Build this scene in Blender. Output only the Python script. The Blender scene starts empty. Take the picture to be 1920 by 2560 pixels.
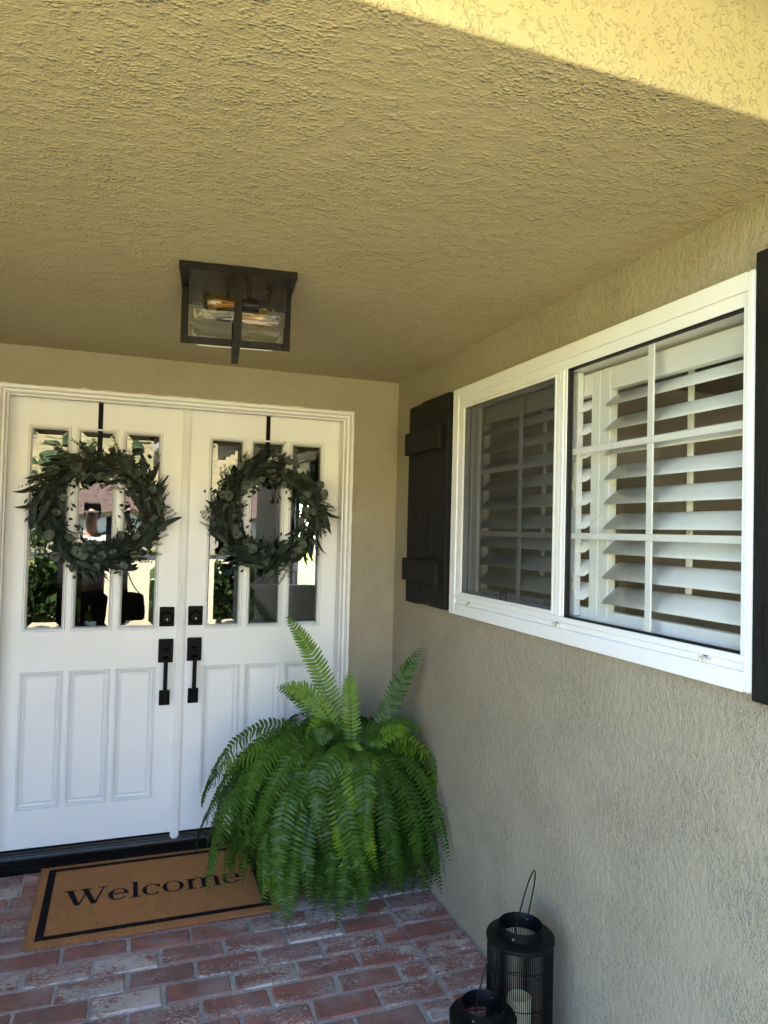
import bpy, bmesh, math, random
from math import sin, cos, pi, radians, sqrt, atan2, tan
from mathutils import Vector, Matrix, noise as mnoise

random.seed(11)
scene = bpy.context.scene
COL = scene.collection

# ------------------------------------------------------------------ camera
cam_d = bpy.data.cameras.new("camera")
cam = bpy.data.objects.new("camera", cam_d)
COL.objects.link(cam)
CAM = Vector((-1.3081, -3.4135, 1.5589))
PITCH, ROLL, YAW = 0.0267, -0.025, -0.3493
cam.matrix_world = (Matrix.Translation(CAM) @ Matrix.Rotation(YAW, 4, 'Z') @ Matrix.Rotation(PITCH, 4, 'X')
                    @ Matrix.Rotation(ROLL, 4, 'Y') @ Matrix.Rotation(radians(90), 4, 'X'))
cam_d.sensor_fit = 'VERTICAL'
cam_d.sensor_height = 36.0
cam_d.lens = 36.0 * 1773.19 / 2560.0
cam_d.clip_start = 0.02
cam_d.clip_end = 900
scene.camera = cam

# ------------------------------------------------------------------ sky, sun, exposure
SUN_EL = radians(64)
SUN_AZ = radians(-24)              # from +Y towards -X : the sun stands behind the house
SKY_STRENGTH = 0.15
SUN_STRENGTH = 5.0
EXPOSURE = 3.86
world = bpy.data.worlds.new("World")
scene.world = world
world.use_nodes = True
wn = world.node_tree
wn.nodes.clear()
w_out = wn.nodes.new('ShaderNodeOutputWorld')
w_bg = wn.nodes.new('ShaderNodeBackground')
w_sky = wn.nodes.new('ShaderNodeTexSky')
w_sky.sky_type = 'NISHITA'
w_sky.sun_disc = False
w_sky.sun_elevation = SUN_EL
w_sky.sun_rotation = SUN_AZ
w_sky.air_density = 1.0
w_sky.dust_density = 0.3
w_sky.ozone_density = 4.5
w_bg.inputs['Strength'].default_value = SKY_STRENGTH
wn.links.new(w_sky.outputs[0], w_bg.inputs['Color'])
wn.links.new(w_bg.outputs[0], w_out.inputs['Surface'])

sun_d = bpy.data.lights.new("sun", 'SUN')
sun_d.energy = SUN_STRENGTH
sun_d.angle = radians(0.53)
sun_d.color = (1.0, 0.92, 0.78)
sun = bpy.data.objects.new("sun", sun_d)
COL.objects.link(sun)
to_sun = Vector((sin(SUN_AZ) * cos(SUN_EL), cos(SUN_AZ) * cos(SUN_EL), sin(SUN_EL)))
sun.rotation_euler = (-to_sun).to_track_quat('-Z', 'Y').to_euler()
sun.location = (-3, 6, 12)

vs = scene.view_settings
vs.view_transform = 'Standard'
vs.look = 'None'
vs.gamma = 1.0
vs.exposure = EXPOSURE
vs.use_curve_mapping = False
scene.cycles.use_denoising = True
scene.cycles.use_guiding = True
scene.cycles.guiding_training_samples = 64
scene.cycles.max_bounces = 10
scene.cycles.diffuse_bounces = 5
scene.cycles.glossy_bounces = 4
scene.cycles.transmission_bounces = 6
scene.cycles.transparent_max_bounces = 24
scene.cycles.caustics_reflective = False
scene.cycles.caustics_refractive = False

# ------------------------------------------------------------------ measured layout (metres)
H = 2.3247                         # porch ceiling
HEADER_Y = -2.455                  # outer edge of the recess
XR, DW = -0.265, 0.7749            # right hinge edge of the doors, width of one leaf
XL = XR - 2 * DW
XC = XR - DW
LY = 0.15                          # face of the door leaves
ZB = 0.0953                        # bottom of the leaves
ZT = ZB + 2.032
LEFT_X = -2.75                     # left wall of the recess
WALL_END = -4.3                    # outer end of the window wall


# ------------------------------------------------------------------ node helpers
class NT:
    def __init__(s, name):
        s.m = bpy.data.materials.new(name)
        s.m.use_nodes = True
        s.t = s.m.node_tree
        s.t.nodes.clear()
        s.out = s.t.nodes.new('ShaderNodeOutputMaterial')

    def n(s, typ, **kw):
        nd = s.t.nodes.new(typ)
        for k, v in kw.items():
            setattr(nd, k, v)
        return nd

    def set(s, nd, key, v):
        if isinstance(v, bpy.types.NodeSocket):
            s.t.links.new(v, nd.inputs[key])
        else:
            nd.inputs[key].default_value = v

    def coord(s, scale=(1, 1, 1), which='Object', rand=False):
        tc = s.n('ShaderNodeTexCoord')
        mp = s.n('ShaderNodeMapping')
        mp.inputs['Scale'].default_value = scale
        s.t.links.new(tc.outputs[which], mp.inputs['Vector'])
        if rand:
            oi = s.n('ShaderNodeObjectInfo')
            cb = s.n('ShaderNodeCombineXYZ')
            ml = s.math('MULTIPLY', oi.outputs['Random'], 37.0)
            for k in 'XYZ':
                s.t.links.new(ml, cb.inputs[k])
            s.t.links.new(cb.outputs[0], mp.inputs['Location'])
        return mp.outputs[0]

    def random(s):
        return s.n('ShaderNodeObjectInfo').outputs['Random']

    def noise(s, vec, scale, detail=3, rough=0.55, dist=0.0):
        nd = s.n('ShaderNodeTexNoise')
        s.set(nd, 'Vector', vec)
        s.set(nd, 'Scale', scale)
        s.set(nd, 'Detail', detail)
        s.set(nd, 'Roughness', rough)
        s.set(nd, 'Distortion', dist)
        return nd.outputs[0]

    def voronoi(s, vec, scale, feature='F1', smooth=None):
        nd = s.n('ShaderNodeTexVoronoi')
        nd.feature = feature
        s.set(nd, 'Vector', vec)
        s.set(nd, 'Scale', scale)
        if smooth is not None and 'Smoothness' in nd.inputs:
            s.set(nd, 'Smoothness', smooth)
        return nd.outputs['Distance']

    def math(s, op, a, b=0.0, clamp=False):
        nd = s.n('ShaderNodeMath')
        nd.operation = op
        nd.use_clamp = clamp
        s.set(nd, 0, a)
        s.set(nd, 1, b)
        return nd.outputs[0]

    def ramp(s, v, a, b, lo=0.0, hi=1.0):
        nd = s.n('ShaderNodeMapRange')
        nd.interpolation_type = 'SMOOTHSTEP'
        s.set(nd, 'Value', v)
        s.set(nd, 'From Min', a)
        s.set(nd, 'From Max', b)
        s.set(nd, 'To Min', lo)
        s.set(nd, 'To Max', hi)
        return nd.outputs['Result']

    def mix(s, f, a, b, blend='MIX'):
        nd = s.n('ShaderNodeMix')
        nd.data_type = 'RGBA'
        nd.blend_type = blend
        s.set(nd, 0, f)
        for i, v in ((6, a), (7, b)):
            if isinstance(v, bpy.types.NodeSocket):
                s.t.links.new(v, nd.inputs[i])
            else:
                nd.inputs[i].default_value = (*v[:3], 1)
        return nd.outputs[2]

    def bump(s, h, dist=0.003, strength=1.0, normal=None):
        nd = s.n('ShaderNodeBump')
        s.set(nd, 'Height', h)
        s.set(nd, 'Distance', dist)
        s.set(nd, 'Strength', strength)
        if normal is not None:
            s.t.links.new(normal, nd.inputs['Normal'])
        return nd.outputs[0]

    def principled(s, color, rough=0.5, spec=0.5, metal=0.0, normal=None, **kw):
        p = s.n('ShaderNodeBsdfPrincipled')
        if isinstance(color, bpy.types.NodeSocket):
            s.t.links.new(color, p.inputs['Base Color'])
        else:
            p.inputs['Base Color'].default_value = (*color[:3], 1)
        s.set(p, 'Roughness', rough)
        s.set(p, 'Specular IOR Level', spec)
        s.set(p, 'Metallic', metal)
        if normal is not None:
            s.t.links.new(normal, p.inputs['Normal'])
        for k, v in kw.items():
            s.set(p, k.replace('_', ' '), v)
        s.t.links.new(p.outputs[0], s.out.inputs['Surface'])
        return p


def plain(name, color, rough=0.5, spec=0.5, metal=0.0, vary=0.0, vscale=8.0, bump=0.0, bscale=60.0):
    t = NT(name)
    c = color
    nrm = None
    if vary or bump:
        v = t.coord()
    if vary:
        f = t.noise(v, vscale, 4)
        c = t.mix(t.ramp(f, 0.3, 0.7), tuple(x * (1 - vary) for x in color), tuple(min(1, x * (1 + vary)) for x in color))
    if bump:
        nrm = t.bump(t.noise(v, bscale, 4), bump, 0.6)
    t.principled(c, rough, spec, metal, nrm)
    return t.m


# ------------------------------------------------------------------ materials
def mat_stucco(name, color, stretch, grain, amp, cover=(.40, .60), fine=.35, pits=0.0, swirl=0.5):
    """Sprayed stucco: rounded grains and short ridges thrown on a flat ground, thicker in some places than others."""
    t = NT(name)
    v = t.coord(stretch)
    wob = t.n('ShaderNodeTexNoise')
    t.set(wob, 'Vector', v)
    t.set(wob, 'Scale', grain * .33)
    t.set(wob, 'Detail', 2)
    vm = t.n('ShaderNodeVectorMath')
    vm.operation = 'SCALE'
    t.t.links.new(wob.outputs['Color'], vm.inputs[0])
    vm.inputs['Scale'].default_value = swirl / grain * 2.2
    va = t.n('ShaderNodeVectorMath')
    va.operation = 'ADD'
    t.t.links.new(v, va.inputs[0])
    t.t.links.new(vm.outputs[0], va.inputs[1])
    w = va.outputs[0]
    g1 = t.ramp(t.voronoi(w, grain), .10, .62, 1.0, 0.0)
    g2 = t.ramp(t.voronoi(w, grain * 1.9), .10, .60, 1.0, 0.0)
    m1 = t.ramp(t.noise(v, grain * .26, 3, .6), cover[0], cover[1])
    big_patch = t.ramp(t.noise(t.coord((1, 1, 1)), 4.2, 3, 0.6), 0.32, 0.64, 0.35, 1.0)
    n3 = t.noise(v, grain * 2.6, 3, 0.6)
    h = t.math('MULTIPLY', t.math('MULTIPLY', g1, m1), big_patch)
    h = t.math('ADD', h, t.math('MULTIPLY', t.math('MULTIPLY', g2, big_patch), 0.38))
    h = t.math('ADD', h, t.math('MULTIPLY', m1, 0.35))
    h = t.math('ADD', h, t.math('MULTIPLY', n3, fine))
    if pits:
        vd = t.noise(v, grain * .70, 2, 0.5, 1.2)
        h = t.math('ADD', t.math('MULTIPLY', h, .45), t.math('MULTIPLY', t.ramp(vd, 0.37, 0.43), pits))
    big = t.ramp(t.noise(t.coord((1, 1, 1)), 1.4, 3), 0.3, 0.7)
    c = t.mix(big, tuple(x * 0.96 for x in color), tuple(x * 1.04 for x in color))
    c = t.mix(t.math('MULTIPLY', t.ramp(n3, 0.35, 0.62), 0.10), c, tuple(min(1, x * 1.10) for x in color))
    t.principled(c, 0.86, 0.22, 0, t.bump(h, amp, 1.0))
    return t.m


WALL_COL = (0.348, 0.303, 0.216)
CEIL_COL = (0.425, 0.368, 0.215)
M_CEIL = mat_stucco("ceiling_stucco", CEIL_COL, (0.70, 1.0, 1.0), 122, 0.0036, (.38, .62), .32)
M_WALL = mat_stucco("wall_stucco", WALL_COL, (1, 1.2, .8), 175, 0.0031, (.36, .60), .32)
M_HEAD = mat_stucco("header_stucco", CEIL_COL, (1, 1, 1), 105, 0.0021, (.38, .62), .2, 1.0)
M_DOORWALL = mat_stucco("door_wall_stucco", WALL_COL, (1, 1, 1), 150, 0.0022, (.38, .62), .3)


def mat_paint(name, color, rough, brush=(1, 1, 1), amp=0.0006, dirt=0.05):
    t = NT(name)
    v = t.coord(brush)
    n = t.noise(v, 55, 4, 0.6)
    g = t.noise(t.coord(), 3.5, 4)
    c = t.mix(t.ramp(g, 0.4, 0.75), color, tuple(x * (1 - dirt) for x in color))
    t.principled(c, t.ramp(n, 0.3, 0.7, rough - 0.05, rough + 0.07), 0.45, 0, t.bump(n, amp, 0.6))
    return t.m


M_DOOR = mat_paint("white_door_paint", (0.84, 0.83, 0.81), 0.34, (1.0, 1, 0.12))
M_TRIM = mat_paint("white_trim_paint", (0.82, 0.805, 0.77), 0.42, (1, 1, 0.2), 0.0009, 0.08)
M_VINYL = mat_paint("white_vinyl", (0.82, 0.82, 0.82), 0.33, (1, 1, 1), 0.00012, 0.03)
M_LOUVER = mat_paint("shutter_white", (0.79, 0.79, 0.79), 0.36, (1, 0.2, 1), 0.0002, 0.03)
M_OLDVINYL = plain("aged_clip", (0.62, 0.58, 0.48), 0.5, 0.4, 0, 0.25, 90)


def mat_darkwood():
    t = NT("black_stained_wood")
    v = t.coord((1, 14, 0.6), rand=True)
    n = t.noise(v, 26, 5, 0.65, 0.6)
    n2 = t.noise(t.coord((1, 1, 0.1), rand=True), 9, 3)
    c = t.mix(t.ramp(n, 0.35, 0.7), (0.0075, 0.0070, 0.0066), (0.0185, 0.0170, 0.0155))
    c = t.mix(t.math('MULTIPLY', t.ramp(n2, 0.4, 0.8), 0.5), c, (0.011, 0.0095, 0.008))
    t.principled(c, t.ramp(n, 0.3, 0.7, 0.55, 0.75), 0.2, 0, t.bump(n, 0.0016, 0.9))
    return t.m


M_SHUTTER = mat_darkwood()
M_BLACK = plain("black_hardware", (0.0020, 0.0020, 0.0022), 0.45, 0.10, 0, 0.2, 40)
M_LANTERN = plain("black_powder_coat", (0.0022, 0.0025, 0.0032), 0.45, 0.22, 0, 0.2, 30, 0.0003, 300)
M_BRONZE = plain("dark_bronze", (0.0090, 0.0072, 0.0058), 0.42, 0.18, 0.0, 0.25, 14)
M_SILL = plain("black_sill_paint", (0.0025, 0.0025, 0.003), 0.33, 0.30, 0, 0.3, 30)
M_SCREW = plain("dull_screw", (0.32, 0.29, 0.25), 0.4, 0.5, 0.8)
M_GASKET = plain("black_gasket", (0.006, 0.006, 0.006), 0.6, 0.3)
M_CANDLE = NT("ivory_wax")
M_CANDLE.principled((0.80, 0.74, 0.52), 0.5, 0.4, Subsurface_Weight=0.25)
M_CANDLE = M_CANDLE.m
M_WICK = plain("white_wick", (0.75, 0.73, 0.68), 0.8)
M_TANWOOD = plain("tan_wood", (0.19, 0.115, 0.06), 0.6, 0.3, 0, 0.2, 30)


def mat_glass(name, r0, tint=(1, 1, 1), rough=0.0, ripple=0.0):
    t = NT(name)
    # Schlick reflectance of the whole pane (both faces), the same from either side
    ge = t.n('ShaderNodeNewGeometry')
    dt = t.n('ShaderNodeVectorMath')
    dt.operation = 'DOT_PRODUCT'
    t.t.links.new(ge.outputs['Normal'], dt.inputs[0])
    t.t.links.new(ge.outputs['Incoming'], dt.inputs[1])
    cs = t.math('SUBTRACT', 1.0, t.math('ABSOLUTE', dt.outputs['Value']), True)
    fr = t.math('ADD', r0, t.math('MULTIPLY', t.math('POWER', cs, 5.0), 0.95 - r0), True)
    tr = t.n('ShaderNodeBsdfTransparent')
    tr.inputs['Color'].default_value = (*tint, 1)
    gl = t.n('ShaderNodeBsdfGlossy')
    gl.inputs['Roughness'].default_value = rough
    gl.inputs['Color'].default_value = (1, 1, 1, 1)
    if ripple:
        nm = t.bump(t.noise(t.coord(), 5.0, 1), ripple, 1.0)
        t.t.links.new(nm, gl.inputs['Normal'])
    mx = t.n('ShaderNodeMixShader')
    t.t.links.new(fr, mx.inputs[0])
    t.t.links.new(tr.outputs[0], mx.inputs[1])
    t.t.links.new(gl.outputs[0], mx.inputs[2])
    t.t.links.new(mx.outputs[0], t.out.inputs['Surface'])
    return t.m


M_PANE = mat_glass("bevelled_door_glass", 0.095, (0.55, 0.57, 0.55), 0.0, 0.0012)
M_WINGLASS = mat_glass("window_glass", 0.065, (0.90, 0.91, 0.88), 0.0, 0.0012)
M_LAMPGLASS = mat_glass("clear_lamp_glass", 0.03, (0.90, 0.91, 0.89))
M_AMBER = mat_glass("amber_bulb_glass", 0.05, (0.94, 0.78, 0.46))


def mat_screen():
    t = NT("insect_screen_mesh")
    v = t.coord((1, 1, 1))
    tr = t.n('ShaderNodeBsdfTransparent')
    p = t.n('ShaderNodeBsdfDiffuse')
    p.inputs['Color'].default_value = (0.030, 0.030, 0.030, 1)
    mx = t.n('ShaderNodeMixShader')
    mx.inputs[0].default_value = 0.64
    t.t.links.new(tr.outputs[0], mx.inputs[1])
    t.t.links.new(p.outputs[0], mx.inputs[2])
    t.t.links.new(mx.outputs[0], t.out.inputs['Surface'])
    return t.m


M_SCREEN = mat_screen()


def mat_brick():
    t = NT("used_red_brick")
    r = t.random()
    v = t.coord((1, 1, 1), rand=True)
    vs_ = t.coord((0.45, 1, 1), rand=True)
    base = t.mix(r, (0.310, 0.115, 0.082), (0.215, 0.103, 0.084))
    r2 = t.math('FRACT', t.math('MULTIPLY', r, 7.31))
    base = t.mix(t.math('MULTIPLY', r2, 0.55), base, (0.33, 0.120, 0.082))
    n1 = t.noise(v, 16, 5, 0.65)
    base = t.mix(t.ramp(n1, 0.35, 0.7), base, (0.165, 0.088, 0.070))
    # old lime wash left in patches
    r3 = t.math('FRACT', t.math('MULTIPLY', r, 13.7))
    thr = t.math('ADD', 0.645, t.math('MULTIPLY', r3, -0.145))
    big = t.noise(vs_, 9, 3, 0.6, 0.4)
    fine = t.noise(t.coord((0.7, 1.15, 1), rand=True), 105, 5, 0.7, 0.8)
    cov = t.math('ADD', t.math('MULTIPLY', big, 0.50), t.math('MULTIPLY', fine, 0.54))
    d = t.math('SUBTRACT', cov, thr)
    patch = t.ramp(d, -0.03, 0.05)
    wash = t.mix(t.noise(v, 40, 3), (0.46, 0.405, 0.37), (0.68, 0.63, 0.57))
    c = t.mix(t.math('MULTIPLY', patch, 0.76), base, wash)
    # pale flecks
    fl = t.ramp(t.noise(v, 190, 2, 0.5), 0.64, 0.72)
    c = t.mix(t.math('MULTIPLY', fl, 0.45), c, (0.42, 0.38, 0.36))
    # grey mortar film
    film = t.ramp(t.noise(v, 6, 2), 0.42, 0.75)
    c = t.mix(t.math('MULTIPLY', film, 0.46), c, (0.36, 0.325, 0.31))
    h = t.math('ADD', t.math('MULTIPLY', n1, 0.6), t.math('MULTIPLY', fine, 0.7))
    h = t.math('ADD', h, t.math('MULTIPLY', patch, 0.45))
    t.principled(c, t.ramp(fine, 0.3, 0.7, 0.55, 0.85), 0.35, 0, t.bump(h, 0.0028, 0.9))
    return t.m


M_BRICK = mat_brick()


def mat_mortar():
    t = NT("grey_mortar")
    v = t.coord()
    n = t.noise(v, 70, 5, 0.7)
    b = t.noise(v, 4, 3)
    c = t.mix(t.ramp(n, 0.35, 0.7), (0.29, 0.275, 0.255), (0.45, 0.43, 0.40))
    c = t.mix(t.math('MULTIPLY', t.ramp(b, 0.4, 0.7), 0.4), c, (0.15, 0.15, 0.155))
    t.principled(c, 0.85, 0.25, 0, t.bump(n, 0.004, 0.9))
    return t.m


M_MORTAR = mat_mortar()


def mat_coir(name, a, b):
    t = NT(name)
    v = t.coord()
    n = t.noise(v, 120, 4, 0.7)
    g = t.noise(v, 6, 3)
    c = t.mix(t.ramp(n, 0.3, 0.7), a, b)
    c = t.mix(t.math('MULTIPLY', t.ramp(g, 0.35, 0.7), 0.35), c, tuple(x * 0.6 for x in b))
    t.principled(c, 0.9, 0.1, 0, t.bump(n, 0.003, 0.8))
    return t.m


M_COIR = mat_coir("tan_coir", (0.35, 0.155, 0.052), (0.50, 0.24, 0.094))
M_COIRBLK = mat_coir("black_coir", (0.006, 0.006, 0.007), (0.016, 0.016, 0.018))


def mat_leaf(name, c1, c2, back=None, rough=0.45, trans=0.25, spec=0.4, vein=0.0):
    t = NT(name)
    v = t.coord((1, 1, 1), rand=True)
    n = t.noise(v, 22, 3)
    r = t.random()
    f = t.math('ADD', t.math('MULTIPLY', n, 0.6), t.math('MULTIPLY', r, 0.5), True)
    c = t.mix(f, c1, c2)
    if back is not None:
        g = t.n('ShaderNodeNewGeometry')
        c = t.mix(g.outputs['Backfacing'], c, back)
    p = t.principled(c, rough, spec, 0, t.bump(t.noise(v, 60, 3), 0.0012, 0.5))
    if trans:
        tl = t.n('ShaderNodeBsdfTranslucent')
        t.t.links.new(c, tl.inputs['Color'])
        mx = t.n('ShaderNodeMixShader')
        mx.inputs[0].default_value = trans
        t.t.links.new(p.outputs[0], mx.inputs[1])
        t.t.links.new(tl.outputs[0], mx.inputs[2])
        t.t.links.new(mx.outputs[0], t.out.inputs['Surface'])
    return t.m


M_FERN = mat_leaf("fern_green", (0.019, 0.051, 0.006), (0.060, 0.126, 0.013), None, 0.42, 0.13, 0.22)  # green darkened to put deeper shade into the skirt
M_FERNY = mat_leaf("fern_young_green", (0.075, 0.155, 0.010), (0.135, 0.235, 0.018), None, 0.42, 0.16, 0.22)
M_FERNOLD = mat_leaf("fern_browned", (0.10, 0.075, 0.022), (0.17, 0.12, 0.035), None, 0.6, 0.12, 0.2)
M_FERNSTEM = plain("fern_stem", (0.075, 0.11, 0.03), 0.5)
M_EUC = mat_leaf("willow_leaf_green", (0.017, 0.025, 0.018), (0.042, 0.055, 0.041), (0.055, 0.068, 0.054), 0.55, 0.06, 0.25)
M_DOLLAR = mat_leaf("round_leaf_sage", (0.048, 0.062, 0.046), (0.115, 0.135, 0.105), (0.09, 0.105, 0.085), 0.6, 0.08, 0.3)
M_PALE = mat_leaf("pale_round_leaf", (0.42, 0.41, 0.30), (0.5, 0.48, 0.36), None, 0.6, 0.1, 0.3)
M_SPRIG = mat_leaf("sprig_green", (0.012, 0.021, 0.012), (0.026, 0.040, 0.021), None, 0.5, 0.05, 0.35)
M_TWIG = plain("brown_twig", (0.045, 0.033, 0.022), 0.8, 0.2, 0, 0.3, 60, 0.002, 120)
M_BUSH = mat_leaf("bush_leaf", (0.028, 0.060, 0.016), (0.065, 0.115, 0.028), None, 0.4, 0.2, 0.5)
M_PALM = mat_leaf("palm_leaf", (0.070, 0.13, 0.025), (0.12, 0.19, 0.035), None, 0.4, 0.25, 0.5)
M_TREE = mat_leaf("tree_leaf", (0.045, 0.075, 0.022), (0.085, 0.12, 0.035), None, 0.5, 0.2, 0.4)
M_BARK = plain("grey_bark", (0.10, 0.078, 0.058), 0.85, 0.2, 0, 0.3, 10, 0.01, 20)
M_POT = plain("dark_glazed_pot", (0.02, 0.02, 0.022), 0.4, 0.5, 0, 0.2, 10)
M_SOIL = plain("potting_soil", (0.025, 0.018, 0.012), 0.95, 0.1, 0, 0.3, 60, 0.01, 90)
M_CONCRETE = plain("sunlit_concrete", (0.55, 0.465, 0.29), 0.85, 0.2, 0, 0.10, 1.2, 0.002, 90)
M_LAWN = plain("lawn", (0.20, 0.21, 0.045), 0.9, 0.15, 0, 0.35, 1.3, 0.02, 60)
M_ASPHALT = plain("asphalt", (0.06, 0.06, 0.062), 0.9, 0.2, 0, 0.2, 3, 0.004, 120)


def mat_hill():
    t = NT("dry_hillside")
    v = t.coord()
    n = t.noise(v, 0.09, 5, 0.6)
    n2 = t.noise(v, 0.5, 4, 0.6)
    c = t.mix(t.ramp(n, 0.35, 0.65), (0.36, 0.29, 0.15), (0.23, 0.21, 0.10))
    c = t.mix(t.math('MULTIPLY', t.ramp(n2, 0.52, 0.66), 0.8), c, (0.075, 0.095, 0.035))
    t.principled(c, 0.95, 0.1, 0, t.bump(n2, 0.5, 0.6))
    return t.m


M_HILL = mat_hill()
M_HOUSEWALL = plain("house_stucco", (0.45, 0.40, 0.33), 0.85, 0.2, 0, 0.08, 1.0, 0.004, 40)
M_TILE = plain("roof_tile", (0.235, 0.165, 0.135), 0.85, 0.2, 0, 0.3, 3.0, 0.01, 20)
M_REDBRICK = plain("chimney_brick", (0.26, 0.085, 0.055), 0.85, 0.2, 0, 0.25, 6, 0.006, 30)
M_DARKGLASS = plain("dark_window_pane", (0.02, 0.022, 0.025), 0.08, 0.6)
M_WHITEPAINT = plain("white_board_paint", (0.72, 0.71, 0.66), 0.6, 0.3, 0, 0.05, 5, 0.001, 80)
M_ROOF = plain("grey_shingle", (0.16, 0.145, 0.13), 0.9, 0.2, 0, 0.25, 4, 0.01, 30)
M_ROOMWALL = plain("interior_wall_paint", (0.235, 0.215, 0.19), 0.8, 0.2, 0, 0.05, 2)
M_ROOMFLOOR = plain("interior_wood_floor", (0.15, 0.09, 0.05), 0.5, 0.4, 0, 0.25, 8)
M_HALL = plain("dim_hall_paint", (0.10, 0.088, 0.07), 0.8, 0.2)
M_SKIN = plain("skin", (0.58, 0.36, 0.27), 0.5, 0.4, 0, 0.08, 12)
M_SHIRT = plain("white_cotton", (0.80, 0.80, 0.80), 0.9, 0.2, 0, 0.04, 8, 0.003, 40)
M_PANTS = plain("black_cotton", (0.012, 0.012, 0.014), 0.9, 0.2, 0, 0.2, 10, 0.003, 40)
M_CAP = plain("grey_cap_cloth", (0.10, 0.10, 0.10), 0.85, 0.2, 0, 0.1, 20)
M_PHONE = plain("black_phone", (0.01, 0.01, 0.01), 0.2, 0.5)
M_SHOE = plain("shoe_leather", (0.05, 0.045, 0.04), 0.6, 0.3)
M_HAIR = plain("short_hair", (0.06, 0.045, 0.035), 0.8, 0.2)


# ------------------------------------------------------------------ mesh helpers
def tag(o, label=None, cat=None, group=None, kind=None):
    if label:
        o['label'] = label
    if cat:
        o['category'] = cat
    if group:
        o['group'] = group
    if kind:
        o['kind'] = kind
    return o


def link(name, me, parent=None):
    o = bpy.data.objects.new(name, me)
    COL.objects.link(o)
    if parent is not None:
        o.parent = parent
    return o


def empty(name, loc, label, cat, group=None):
    o = bpy.data.objects.new(name, None)
    COL.objects.link(o)
    o.location = loc
    o.empty_display_size = 0.1
    return tag(o, label, cat, group)


def world_loc(o):
    v = Vector((0, 0, 0))
    while o is not None:
        v += Vector(o.location)
        o = o.parent
    return v


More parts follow.
